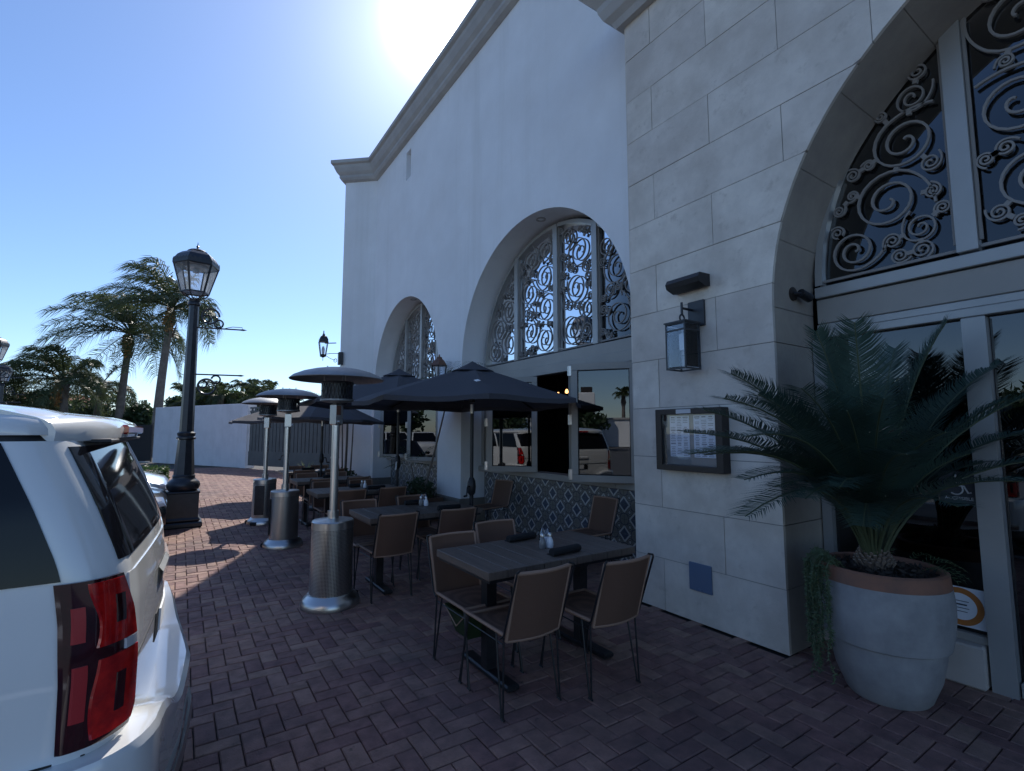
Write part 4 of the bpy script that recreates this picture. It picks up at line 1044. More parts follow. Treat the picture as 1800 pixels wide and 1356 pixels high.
# table things
def napkin(label, x, y, rz, z=.768):
    t = thing('napkin_roll', label, 'napkin', (x, y, z), rz, 'black rolled napkins on the tables')
    q = B(); q.lathe([(.0, -.13), (.030, -.128), (.034, -.12), (.033, 0), (.034, .12), (.030, .128), (0, .13)], n=14)
    q.v = [(z_, x_, y_*.75+.026) for x_, y_, z_ in q.v]; put('roll', q, napm, t, smooth=True); put('flap', B().box((0, .03, .004), (.24, .06, .006), bev=.002), napm, t); return t
n0 = napkin('black napkin roll at the far side of the nearest table', 2.24, 3.235, .05)
for x, y, a, l_ in ((2.25, 2.72, .08, 'black napkin roll at the near edge of the nearest table'), (2.31, 5.5, 0, 'black napkin roll on the far side of the second table'),
                    (2.46, 4.93, 0, 'black napkin roll on the near side of the second table'), (2.3, 7.72, 0, 'black napkin roll on the far side of the third table'), (2.45, 7.3, 0, 'black napkin roll on the near side of the third table'), (2.35, 9.6, .1, 'black napkin roll on the fourth table'), (2.4, 11.8, .1, 'black napkin roll on the farthest table')):
    dup(n0, (x, y, .768), a, l_)
def shaker(label, x, y, m, tall=.10):
    t = thing('shaker', label, 'shaker', (x, y, .769), 0, 'salt and pepper shakers')
    q = B(); q.lathe([(.0, 0), (.024, 0), (.027, .02), (.023, .05), (.014, .07), (.012, .08)], n=18); put('body', q, m, t, smooth=True)
    q = B(); q.lathe([(.013, .078), (.016, .082), (.016, .095), (.010, .105), (0, .107)], n=16); put('cap', q, steel, t, smooth=True); return t
pep = mat('pepper_glass', (.20, .19, .185), .15)
sh1 = shaker('white salt shaker on the nearest table, right of the pepper shaker', 2.275, 2.925, ceram)
sh2 = shaker('grey pepper shaker on the nearest table, left of the white one', 2.215, 2.935, pep)
dup(sh1, (2.37, 5.33, .769), 0, 'white salt shaker on the second table'); dup(sh2, (2.33, 5.38, .769), 0, 'grey pepper shaker on the second table')
dup(sh1, (2.36, 7.55, .769), 0, 'white salt shaker on the third table'); dup(sh2, (2.33, 7.6, .769), 0, 'grey pepper shaker on the third table')
t = thing('glass_jar', 'low clear glass candle jar behind the shakers on the nearest table', 'jar', (2.30, 3.02, .769))
q = B(); q.lathe([(0, 0), (.04, 0), (.043, .03), (.043, .09), (.036, .10), (.036, .115)], n=22, cap=False); put('glass', q, glal, t, smooth=True); q = B(); q.lathe([(0, .003), (.036, .003), (.036, .05), (0, .052)], n=18); put('wax', q, ceram, t, smooth=True)
dup(t, (2.39, 5.44, .769), 0, 'low clear glass candle jar on the second table'); 
# ------------------------------------------------------------------ white SUV, rear corner towards the camera
def lerp_tab(t,z):
    if z<=t[0][0]: return t[0][1]
    for (a,b),(c,d) in zip(t,t[1:]):
        if z<=c: return b+(d-b)*(z-a)/(c-a)
    return t[-1][1]
XR=[(.25,-.04),(.60,-.032),(.78,-.03),(.95,-.028),(1.1,-.034),(1.20,-.046),(1.25,-.06),(1.40,-.12),(1.57,-.20),(1.66,-.26)]
INS=[(.25,.02),(.5,0),(1.0,0),(1.2,.012),(1.4,.04),(1.6,.085)]
YC,HW=2.70,.92
RX,RY=.13,.15
LC=.22
def surf(q,z,off=0.):
    hw=HW-lerp_tab(INS,z); xr=lerp_tab(XR,z); mir=False
    Lr=2*(hw-RY); 
    if q>LC+Lr/2: q=2*LC+Lr-q; mir=True
    g=lambda y: .065*abs((y-YC)/hw)**1.3
    ye=YC-hw+RY; xe=xr-g(ye)-RX
    if q<0: x,y,nx,ny=xe+q,YC-hw,0,-1
    elif q<LC:
        a=q/LC*pi/2; x=xe+RX*sin(a); y=ye-RY*cos(a); nx,ny=sin(a),-cos(a)
    else: y=ye+(q-LC); x=xr-g(y); nx,ny=1,0
    x+=nx*off;y+=ny*off
    if mir: y=2*YC-y
    return (x,y,z)
t = thing('white_suv', 'white sport utility vehicle parked with its rear corner at the left edge of the picture', 'car', (-2.4, 2.7, 0))
QT = 2*LC+2*(HW-RY)
def patch(name, m, qa, qb, za, zb, off=.0, th=.012, nq=14, nz=12, parent=None, smooth=True, rough_edge=None):
    """panel on the body surface; qa, qb, za, zb may be functions"""
    f = lambda v, s_: v(s_) if callable(v) else v
    b = B(); rows = []
    for i in range(nz+1):
        v = i/nz; row = []
        for j in range(nq+1):
            u = j/nq; z = f(za, u)+(f(zb, u)-f(za, u))*v; q = f(qa, z)+(f(qb, z)-f(qa, z))*u; row.append(surf(q, z, off))
        rows.append(row)
    n = nq+1; b.strip(rows)
    # skirt back to the body
    rim = rows[0]+[r_[-1] for r_ in rows[1:]]+rows[-1][-2::-1]+[r_[0] for r_ in rows[-2:0:-1]]
    inner = []
    k = 0
    def innerpt(p): 
        c = Vector((-2.4, 2.7, p[2])); d = (c-Vector(p)); d.normalize(); return tuple(Vector(p)+d*th)
    inner = [innerpt(p) for p in rim]
    b.strip([inner, rim], close=True)
    return put(name, b, m, parent or t, smooth=smooth, world=True, ang=40)
QF = -4.55
qs = [QF+.35*k for k in range(13)]+[-.25, -.12, -.06, 0]+[LC*k/8 for k in range(1, 9)]+[LC+2*(HW-RY)*k/20 for k in range(1, 20)]
qs = qs+[QT-q for q in reversed(qs) if q <= LC]
def bodyband(name, z0, z1, n, off=0., m=carw):
    b = B(); b.strip([[surf(q, z0+(z1-z0)*i/n, off) for q in qs] for i in range(n+1)]); return put(name, b, m, t, smooth=True, world=True)
bodyband('body', .32, 1.575, 26)
# dark gutter line and roof edge
bodyband('roof_gutter', 1.575, 1.592, 1, -.012, blackpl)
b = B(); rows = []
for z, off in ((1.592, .0), (1.61, .004), (1.635, -.008), (1.655, -.05), (1.672, -.14), (1.685, -.30), (1.70, -.5)):
    row = []
    for q in qs:
        p = Vector(surf(q, min(z, 1.60), 0)); c = Vector((max(-4.0, min(p.x-.05, -.75)), 2.7, z)); d = Vector((c.x-p.x, c.y-p.y, 0)); l_ = d.length; d.normalize()
        pp = p-d*off if off > 0 else p+d*min(-off, l_); row.append((pp.x, pp.y, z))
    rows.append(row)
b.strip(rows); b.add(rows[-1], [tuple(range(len(qs)))]); put('roof', b, carw, t, smooth=True, world=True, ang=50)
# spoiler
b = B(); rows = []
sec = [(-.42, 1.595), (-.25, 1.585), (-.185, 1.575), (-.168, 1.582), (-.165, 1.615), (-.178, 1.640), (-.21, 1.655), (-.38, 1.676), (-.58, 1.68)]
for k in range(17):
    u = -1+2*k/16; y = 2.7+u*.80; fall = .11*abs(u)**5+.02*u*u
    rows.append([(x-fall*(1 if x > -.3 else .3), y, z-.012*abs(u)**3) for x, z in sec])
b.strip(rows, close=True); b.add(rows[0], [tuple(range(len(sec)))]); b.add(rows[-1], [tuple(range(len(sec)))[::-1]])
sp = put('spoiler', b, carw, t, smooth=True, world=True, ang=40)
b = B(); b.box((-.172, 2.75, 1.610), (.026, .85, .034), bev=.006); put('brake_light', b, redl, sp, world=True)
b = B(); b.box((-.24, 2.7, 1.572), (.12, 1.35, .012), bev=.003); put('spoiler_underside', b, blackpl, sp, world=True)
patch('side_window', carglass, -1.05, -.014, 1.205, 1.572, .004, nq=16)
patch('side_window', carglass, -2.15, -1.13, 1.205, 1.572, .004, nq=16)
patch('side_window', carglass, -3.0, -2.22, 1.205, lambda u: 1.40+.172*u, .004, nq=16)
for a, c_ in ((-1.05, -.03), (-2.15, -1.13), (-3.0, -2.22)): patch('side_window', carglass, QT-c_, QT-a, 1.205, 1.572, .004, nq=16)
patch('rear_window', carglass, .135, QT-.135, 1.235, 1.558, .005, nq=30)
patch('tailgate_seam', blackpl, .17, QT-.17, .912, .917, .0015, nq=30, nz=1)
patch('tailgate_panel', carw, .16, QT-.16, lambda u: .93, 1.19, .004, nq=30)
b = B(); b.strip([[surf(.70+k*.0264, z, off) for k in range(23)] for z, off in ((1.0, .006), (1.02, .018), (1.06, .020), (1.08, .006))]); put('tailgate_handle_trim', b, carw, t, smooth=True, world=True)
patch('door_seam', blackpl, -1.098, -1.090, .42, 1.575, .0015, nq=1, nz=16); patch('door_seam', blackpl, -2.19, -2.182, .42, 1.575, .0015, nq=1, nz=16)
patch('bumper_seam', blackpl, -.75, .05, lambda u: .748, lambda u: .754, .0015, nq=10, nz=1)
patch('licence_recess', blackpl, .70, QT-.70, .80, .905, .003, nq=10)
patch('number_plate', paper, .80, QT-.80, .81, .895, .010, nq=6)
for mir in (0, 1):
    Q = (lambda a, c_: (a, c_)) if not mir else (lambda a, c_: (QT-c_, QT-a))
    def qq(lo, hi):
        if not mir: return lo, hi
        fl = (lambda z: QT-(hi(z) if callable(hi) else hi)); fh = (lambda z: QT-(lo(z) if callable(lo) else lo)); return fl, fh
    hi = lambda z: lerp_tab([(.78, .160), (.82, .182), (1.0, .176), (1.10, .156), (1.19, .130), (1.215, .122)], z)
    lt = patch('tail_light', redd, *qq(lambda z: -.003-.015*(z-.78)/.42, hi), .775, 1.20, .014, nq=22, nz=20)
    a = patch('lens', redl, *qq(lambda z: .055+.010*sin(z*25), lambda z: hi(z)-.006), 1.022, 1.192, .019, th=.008, parent=lt)
    a = patch('lens', redl, *qq(lambda z: .058+.008*sin(z*20), lambda z: hi(z)-.006), .79, .990, .019, th=.008, parent=lt)
    patch('clear_lamp', clearl, *qq(.125, lambda z: hi(z)-.012), .993, 1.020, .020, th=.008, parent=lt, nq=6, nz=3)
    patch('inner_lamp', redd, *qq(.098, .12), 1.075, 1.15, .0225, th=.006, parent=lt, nq=4, nz=4); patch('inner_lamp', redd, *qq(.102, .124), .84, .94, .0225, th=.006, parent=lt, nq=4, nz=4)
    patch('reflector', redr, *qq(.008, .032), 1.045, 1.135, .017, th=.006, parent=lt, nq=4, nz=4)
    patch('reflector', redr, *qq(.012, .038), .845, .985, .017, th=.006, parent=lt, nq=4, nz=4)
    wc = 1.76 if not mir else 3.64
    for x in (-1.0, -4.0):
        wh = B(); wh.lathe([(.22, -.11), (.34, -.11), (.36, -.08), (.36, .08), (.34, .11), (.22, .11)], n=32)
        wh.v = [(x+a_, wc+(.09 if not mir else -.09)+c_, .36+b_) for a_, b_, c_ in wh.v]; wt = put('wheel', wh, rubber, t, smooth=True, world=True)
        rm_ = B(); rm_.lathe([(0, .03), (.07, .03), (.20, .01), (.225, .06), (.225, -.06)], n=24, cap=False)
        rm_.v = [(x+a_, wc+(.01 if not mir else -.01)+(-c_ if not mir else c_), .36+b_) for a_, b_, c_ in rm_.v]; put('rim', rm_, steel, wt, smooth=True, world=True)
        patch('wheel_arch', blackpl, *qq(x+.18-.44+.0, x+.18+.44) , .33, lambda u: .34+.44*sqrt(max(0, 1-(2*u-1)**2)), .003, nq=16, nz=3)
# bumper
b = B(); rows = []
def btop(q):
    u = min(q, QT-q); return lerp_tab([(-.3, .74), (.18, .755), (.34, .74), (.50, .66), (.62, .64), (1.2, .64)], u)
def boff(q): u = min(q, QT-q); return lerp_tab([(-.6, .0), (-.1, .05), (.10, .075), (.30, .085), (.6, .11), (1., .12)], u)
qb = [q for q in qs if q > -.75 and q < QT+.75]
for fz, fo in ((1.0, -.02), (1.0, .86), (.97, 1.0), (.80, 1.03), (.62, 1.0), (.50, .92), (.45, .90)):
    rows.append([surf(q, btop(q)*fz, boff(q)*fo if fo > 0 else fo) for q in qb])
b.strip(rows); put('bumper', b, carw, t, smooth=True, world=True, ang=24)
b = B(); rows = []
for fz, fo in ((.452, .80), (.445, .93), (.36, 1.05), (.33, 1.08), (.30, 1.0), (.26, .6)): rows.append([surf(q, btop(q)*fz+.035, boff(q)*fo) for q in qb])
b.strip(rows); put('bumper_valance', b, blackpl, t, smooth=True, world=True)
b = B(); rows = []
for z, o_ in ((.43, 1.04), (.445, 1.14), (.405, 1.20), (.385, 1.1)): rows.append([surf(q, z, boff(q)*o_) for q in qb if .1 < min(q, QT-q)])
b.strip(rows); put('chrome_trim', b, steel, t, smooth=True, world=True)
b = B(); b.box((-2.4, 2.7, .33), (4.1, 1.6, .12)); put('underbody', b, blackpl, t, world=True)
b = B(); b.strip([[(-4.7, 2.7+s_*.85, .4), (-4.9, 2.7+s_*.6, .45)] for s_ in (-1, 1)])
b = B(); rows = []
for z, xf in ((.35, -4.86), (.6, -4.95), (.95, -4.9), (1.08, -4.6)): rows.append([(xf+.12*(k/6-1)**2*3 if False else xf+.16*abs(k/6-1)**3, 2.7+(k/6-1)*.91, z) for k in range(13)])
rows.append([(-3.7, 2.7+(k/6-1)*.88, 1.20) for k in range(13)]); rows.append([(-3.1, 2.7+(k/6-1)*.82, 1.58) for k in range(13)])
b.strip(rows); put('front_body', b, carw, t, smooth=True, world=True, ang=50)
# wing mirror and hinge stains are out of view

# ------------------------------------------------------------------ other parked cars: lofted bodies
def parked(label, loc, rz, paint, L_=4.5, Wd=1.78, Ht=1.42, suv=False, group='cars parked across the lot'):
    """car with its nose towards local +X"""
    t = thing('parked_car', label, 'car', loc, rz, group)
    h = Ht; hood = .60*h if not suv else .62*h; bl = .66*h
    if suv: st_ = [(-.50, .38, .60, .62), (-.47, .30, .64, .66), (-.30, .28, .66, .67), (0, .28, .66, .67), (.22, .28, .66, .67), (.42, .28, .62, .64), (.49, .30, .52, .58), (.50, .36, .46, .5)]
    else: st_ = [(-.50, .40, .62, .66), (-.47, .30, .70, .72), (-.30, .26, .70, .71), (0, .24, .69, .70), (.20, .24, .67, .68), (.40, .25, .58, .60), (.485, .28, .48, .52), (.50, .34, .42, .46)]
    b = B(); rows = []
    for u, zl, zs, zc in st_:
        x = u*L_; tw = 1-.10*abs(u*2)**4; hw = Wd/2*tw
        zl *= h*.62; z1 = zs*h*.98; z2 = zc*h
        rows.append([(x, -hw*.86, zl), (x, -hw*.98, zl+.10), (x, -hw, (zl+z1)/2), (x, -hw*.97, z1-.04), (x, -hw*.88, z1), (x, -hw*.4, z2), (x, hw*.4, z2), (x, hw*.88, z1), (x, hw*.97, z1-.04), (x, hw, (zl+z1)/2), (x, hw*.98, zl+.10), (x, hw*.86, zl)])
    b.strip(rows, close=True); b.add(rows[0], [tuple(range(12))]); b.add(rows[-1], [tuple(range(12))[::-1]])
    put('body', b, paint, t, smooth=True, ang=38)
    # greenhouse
    gl = B(); rows = []
    rf = [(-.36 if not suv else -.47, .66), (-.24 if not suv else -.42, .97), (-.05, 1.0), (.08, .985), (.26 if not suv else .24, .67)]
    xs0, xs1 = rf[0][0]*L_, rf[-1][0]*L_; zb = .655*h
    base = [(xs0, -Wd*.44), (xs0, Wd*.44), (xs1, Wd*.43), (xs1, -Wd*.43)]
    tx0, tx1 = rf[1][0]*L_, rf[3][0]*L_; top = [(tx0, -Wd*.35), (tx0, Wd*.35), (tx1, Wd*.34), (tx1, -Wd*.34)]
    gl.add([(x, y, zb) for x, y in base]+[(x, y, .965*h) for x, y in top], [(0, 1, 5, 4), (1, 2, 6, 5), (2, 3, 7, 6), (3, 0, 4, 7)]); put('windows', gl, carglass, t)
    q = B(); q.add([(x, y, .96*h) for x, y in top]+[(x*.96-.01, y*.9, h) for x, y in top], [(0, 1, 5, 4), (1, 2, 6, 5), (2, 3, 7, 6), (3, 0, 4, 7), (4, 5, 6, 7)])
    for (bx, by), (ux, uy) in zip(base, top): q.bar((bx, by, zb), (ux, uy, .97*h), .07, .05)
    for f in (.45,):
        for s_ in (-1, 1): q.bar((xs0+(xs1-xs0)*f, s_*Wd*.437, zb), (tx0+(tx1-tx0)*f, s_*Wd*.35, .97*h), .06, .03)
    put('roof', q, paint, t)
    for s_ in (-1, 1):
        q = B(); q.box((-.487*L_, s_*Wd*.36, .54*h), (.06, .30, .13), bev=.02); put('tail_light', q, redl, t)
        q = B(); q.box((.472*L_, s_*Wd*.35, .43*h), (.10, .36, .10), rz=-s_*.3, bev=.03); put('headlight', q, clearl, t)
        for u in (-.30, .31):
            wh = B(); wh.lathe([(.19, -.1), (.31, -.1), (.325, -.07), (.325, .07), (.31, .1), (.19, .1)], n=24); wh.v = [(u*L_+a_, s_*(Wd/2-.10)+c_, .325+b_) for a_, b_, c_ in wh.v]; wo = put('wheel', wh, rubber, t, smooth=True)
            rm_ = B(); rm_.lathe([(0, .06), (.05, .06), (.17, .04), (.195, .08), (.195, -.08)], n=20, cap=False); rm_.v = [(u*L_+a_, s_*(Wd/2-.10)+s_*c_, .325+b_) for a_, b_, c_ in rm_.v]; put('rim', rm_, steel, wo, smooth=True)
        q = B(); q.box((.16*L_, s_*(Wd/2+.06), .70*h), (.10, .16, .09), bev=.03); put('mirror', q, paint, t)
    q = B(); q.box((-.498*L_, 0, .36*h), (.03, .5, .13)); put('number_plate', q, paper, t)
    q = B(); q.box((.492*L_, 0, .36*h), (.04, .8, .12), bev=.02); put('grille', q, blackpl, t)
    q = B(); q.box((.493*L_, 0, .235*h), (.06, 1.35, .10), bev=.02); put('lower_grille', q, blackpl, t)
    return t
parked('black car nose beside the foot of the street lamp, seen past the white car', (-2.36, 9.55, 0), .0, carb, 4.5, 1.75, 1.32, group='cars parked nose to the brick terrace')
parked('silver car bonnet beyond the black car, in front of the green hedge', (-2.40, 12.1, 0), .0, carsil, 4.5, 1.8, 1.40, group='cars parked nose to the brick terrace')
lot = [((-14.5, 3.4, 0), pi, carb, 0, 'black saloon parked across the aisle, seen only mirrored in the windows'),
       ((-14.8, 6.3, 0), 0, carw, 1, 'white off-roader across the aisle, seen only mirrored in the windows'),
       ((-15, -1.8, 0), 0, carb, 1, 'black off-roader across the aisle, seen only mirrored in the windows'),
       ((-14.7, 9.2, 0), pi, carsil, 0, 'silver saloon across the aisle, seen only mirrored in the windows'),
       ((-14.6, 12.2, 0), 0, carw, 0, 'white saloon across the aisle, seen only mirrored in the windows'),
       ((-21.5, 1.5, 0), 0, carsil, 1, 'silver off-roader in the second row, seen only mirrored in the windows'),
       ((-21.5, -4.5, 0), 0, carw, 1, 'white off-roader in the second row, seen only mirrored in the windows')]
for p, a, m__, sv_, l_ in lot: parked(l_, p, a, m__, 4.6, 1.8, 1.62 if sv_ else 1.38, bool(sv_))
# house across the lot
hs = thing('white_house', 'white house with red tile roof and a chimney tower, mirrored in the folding window', 'building', (-43, -15.5, 0), radians(30))
put('wall', B().box((0, 0, 1.9), (7, 9, 3.8)), white, hs)
q = B(); q.add([(-3.9, -4.9, 3.8), (3.9, -4.9, 3.8), (3.9, 4.9, 3.8), (-3.9, 4.9, 3.8), (0, -4.9, 5.2), (0, 4.9, 5.2)], [(0, 1, 4), (2, 3, 5), (1, 2, 5, 4), (3, 0, 4, 5)]); put('roof', q, roofm, hs)
put('tower', B().box((3.4, -4.2, 2.9), (1.7, 1.7, 5.8), bev=.1), white, hs); put('chimney_cap', B().box((3.4, -4.2, 6.1), (1.2, 1.2, .6)), frameb, hs)
for yy in (-2, 0.4, 2.8): put('window', B().box((3.5, yy, 2.2), (.1, 1.0, 1.2)), carglass, hs)
h2 = thing('white_house', 'low white flat roofed house next to the red tile roof, mirrored in the folding window', 'building', (-39, -26.5, 0), radians(32))
put('wall', B().box((0, 0, 1.5), (6, 12, 3.0)), white, h2); put('roof', B().box((0, 0, 3.1), (6.4, 12.4, .2)), trimst, h2)
h3 = thing('white_house', 'pale house with a low roof seen between the palm trunks', 'building', (-15.0, 92, 0), .2)
put('wall', B().box((0, 0, 2.6), (11, 9, 5.2)), white, h3); q = B(); q.add([(-6, -5, 5.2), (6, -5, 5.2), (6, 5, 5.2), (-6, 5, 5.2), (-3, 0, 6.9), (3, 0, 6.9)], [(0, 1, 5, 4), (1, 2, 5), (2, 3, 4, 5), (3, 0, 4)]); put('roof', q, roofm, h3)
for xx in (-3, 0, 3): put('window', B().box((xx, -4.5, 3.2), (1.2, .1, 1.2)), carglass, h3)

# ------------------------------------------------------------------ vegetation
def leafcloud(b, c, rx, ry, rz_, n, s0, s1, rng, hollow=.55):
    for _ in range(n):
        while True:
            v = Vector((rng.uniform(-1, 1), rng.uniform(-1, 1), rng.uniform(-1, 1))); l_ = v.length
            if hollow < l_ < 1: break
        nz_ = noise.noise(v*2.3+Vector(c))*.35; v *= 1+nz_
        p = Vector((c[0]+v.x*rx, c[1]+v.y*ry, c[2]+v.z*rz_)); s_ = rng.uniform(s0, s1)
        a = Vector((rng.gauss(0, 1), rng.gauss(0, 1), rng.gauss(0, 1))).normalized(); d = a.orthogonal().normalized(); d = (Matrix.Rotation(rng.uniform(0, 6.28), 3, a) @ d)
        e = a.cross(d)*.42
        b.add([p-d*s_, p+e*s_, p+d*s_, p-e*s_], [(0, 1, 2, 3)])
def frond(b, pts, wl, nl, droop=.4, wd=.012, rng=R, start=.18, vee=.35, taper=True, jit=.08, sweep=Vector((0, 0, 0)), fwdk=.45, curl=.25):
    """leaflets on both sides of a rachis given by points"""
    pts = [Vector(p) for p in pts]
    def ev(t):
        f = t*(len(pts)-1); i = min(int(f), len(pts)-2); return pts[i].lerp(pts[i+1], f-i)
    for k in range(nl):
        t = start+(1-start)*(k+.5)/nl; p = ev(t); d = (ev(min(1, t+.02))-ev(max(0, t-.02))).normalized()
        up = Vector((0, 0, 1)); side = d.cross(up)
        if side.length < .05: side = Vector((1, 0, 0))
        side.normalize(); up2 = side.cross(d)
        ln = wl*(sin(pi*(.12+.80*((t-start)/(1-start))))**.6 if taper else 1)
        for s_ in (-1, 1):
            dirv = (side*s_*1.0+up2*vee+d*(fwdk+.5*t)).normalized(); l_ = ln*rng.uniform(.88, 1.08)
            dirv = (dirv+Vector((rng.gauss(0, jit), rng.gauss(0, jit), rng.gauss(0, jit)))).normalized()
            q0 = p; q1 = p+dirv*l_*.5; q2 = p+dirv*l_*(1-.1*curl)+Vector((0, 0, -droop*l_))+d*l_*curl+sweep*l_
            ww = d*wd
            b.add([q0-ww*.7, q0+ww*.7, q1+ww, q1-ww, q2], [(0, 1, 2, 3), (3, 2, 4)])
def bez(p0, p1, p2, n=10):
    return [Vector(p0)*(1-t)**2+Vector(p1)*2*t*(1-t)+Vector(p2)*t*t for t in [i/n for i in range(n+1)]]
# cycad in its pot
PX, PY = 3.72, 1.40
pt = thing('glazed_pot', 'large grey glazed urn with a bare terracotta rim holding the cycad', 'pot', (PX, PY, 0))
q = B(); q.lathe([(.0, 0), (.255, 0), (.275, .02), (.335, .14), (.368, .27), (.376, .318), (.378, .325), (.402, .335), (.425, .42), (.437, .52), (.438, .60), (.428, .68)], n=56); q.v = [(a_*.8, b_*.8, c_*1.01) for a_, b_, c_ in q.v]; put('body', q, potm, pt, smooth=True)
q = B(); q.lathe([(.428, .68), (.424, .70), (.418, .755), (.40, .765), (.37, .76), (.365, .70)], n=56, cap=False); q.v = [(a_*.8, b_*.8, c_*1.01) for a_, b_, c_ in q.v]; put('rim', q, terra, pt, smooth=True)
q = B(); rg2 = random.Random(3)
for r_, z in ((.37, .73), (.3, .745), (.2, .755), (.1, .76)): pass
rows = [[(r_*cos(2*pi*k/30), r_*sin(2*pi*k/30), .735+.03*noise.noise(Vector((r_*9, k*.9, 0)))) for k in range(30)] for r_ in (.298, .24, .16, .08, .01)]
q.strip(rows, close=True); leafcloud(q, (0, 0, .75), .26, .26, .04, 600, .012, .03, rg2, .1); put('soil', q, soil, pt)
cy = thing('cycad', 'dark green cycad with arching feathered fronds growing from the large pot', 'plant', (3.69, 1.42, .75))
q = B(); q.lathe([(.0, 0), (.075, .0), (.085, .035), (.06, .075), (0, .10)], n=14)
for k in range(80):
    a = k*2.4; z = .0+.085*(k/80); r_ = .085*(1-.5*k/80); q.bar((r_*cos(a), r_*sin(a), z), ((r_+.03)*cos(a), (r_+.03)*sin(a), z+.045), .018, .008)
put('trunk', q, cyct, cy)
C0 = Vector((3.68, 1.36, .86))
# tips as measured offsets (dx, dy, dz) from the crown, with how strongly each arches
FR = [(-0.89, 0.36, 1.1, 0.12), (-1.28, 0.42, 0.74, 0.1), (-1.55, 0.19, 0.63, 0.16), (-1.28, 0.16, 0.92, 0.2), (-1.55, -0.12, 0.72, 0.28), (-0.36, 0.1, 1.38, 0.05), (-0.39, -0.13, 1.39, 0.03), (-0.05, 0.14, 1.34, 0.04), (0.42, -0.05, 1.32, 0.05), (0.2, -0.4, 1.42, 0.05), (0.6, -0.54, 1.18, 0.12), (0.26, -0.62, 0.93, 0.14), (0.11, -0.77, 0.95, 0.15), (-0.03, -0.51, 0.62, 0.28), (-0.67, -0.59, 0.74, 0.25), (-1.15, -0.17, 0.42, 0.42), (-1.07, -0.29, 0.48, 0.4), (-1.13, -0.01, 0.46, 0.3), (-0.94, -0.52, 0.64, 0.3), (-0.93, 0.53, 0.88, 0.12), (-0.44, 0.44, 1.0, 0.1), (0.6, -0.63, 0.74, 0.2), (-1.05, .30, .62, .3), (-1.30, .05, .50, .3), (-.70, -.62, .40, .3), (-.25, -.75, .50, .3), (.30, -.80, .60, .2), (-.85, -.25, .85, .2), (-1.38, .22, .62, .25), (-1.42, -.02, .34, .35), (-1.0, -.35, .30, .4), (-1.02, .12, .95, .15), (.45, -.45, .55, .3), (.62, -.3, 1.0, .15), (-0.92, -0.44, 0.9, 0.12), (-1.09, -0.15, 0.96, 0.12)]
for i, (dx, dy, dz, arch) in enumerate(FR):
    tip = Vector((dx, dy, dz)); ln = tip.length; mid = Vector((dx*.30, dy*.30, .34*ln+.36*dz+arch*.35))
    a = atan2(dy, dx); base = Vector((.05*cos(a), .05*sin(a), .06)); pts = bez(base, mid, tip+Vector((0, 0, .11)), 12)
    b = B(); nl = int(ln*78); frond(b, pts, .215, nl, droop=.14, wd=.0048, rng=rg2, start=.25, vee=.30, jit=.04, fwdk=.22, curl=.3)
    fo = put('frond', b, cycm, cy); b = B(); b.tube(pts, [.010-.007*k/12 for k in range(13)], 5); put('stem', b, cycr, fo, smooth=True)
# trailing succulent over the pot rim
vt = thing('trailing_succulent', 'thin leaved succulent trailing over the left side of the large pot', 'plant', (PX, PY, .75)); b = B(); sb_ = B(); rv = random.Random(9)
for k in range(46):
    a = radians(rv.gauss(128, 14)); r0_ = rv.uniform(.24, .32); ln = rv.uniform(.25, .78) if rv.random() < .7 else rv.uniform(.1, .3); n = int(ln/.018)
    x0, y0 = r0_*cos(a), r0_*sin(a); ro_ = .365+rv.uniform(-.01, .05); prev = None; pth = []
    for i in range(n+6):
        if i < 6: f = i/5; x, y, z = x0+(ro_*cos(a)-x0)*f, y0+(ro_*sin(a)-y0)*f, .015+.05*sin(pi*f)
        else: x, y, z = ro_*cos(a)+.012*sin(i*.5+k), ro_*sin(a)+.012*cos(i*.4+k), .01-(i-6)*.018
        p = Vector((x, y, z)); pth.append(p)
        for m in range(3):
            v = Vector((rv.gauss(0, 1), rv.gauss(0, 1), rv.gauss(-.3, .7))).normalized(); e = v.orthogonal().normalized()*.004; l_ = rv.uniform(.018, .036)
            b.add([p-e, p+e, p+v*l_], [(0, 1, 2)])
    sb_.tube(pth, .0025, 4)
put('leaves', b, vine, vt); put('stems', sb_, cycr, vt)
rg3 = random.Random(8)
for k in range(7):
    a = rg3.uniform(-2.2, 0.2); b = B(); frond(b, bez((.2*cos(a), .2*sin(a), .0), (.30*cos(a), .30*sin(a), .12), (.42*cos(a), .42*sin(a), .02)), .06, 9, droop=.3, wd=.003, rng=rg3); put('side_shoot', b, vine, vt)

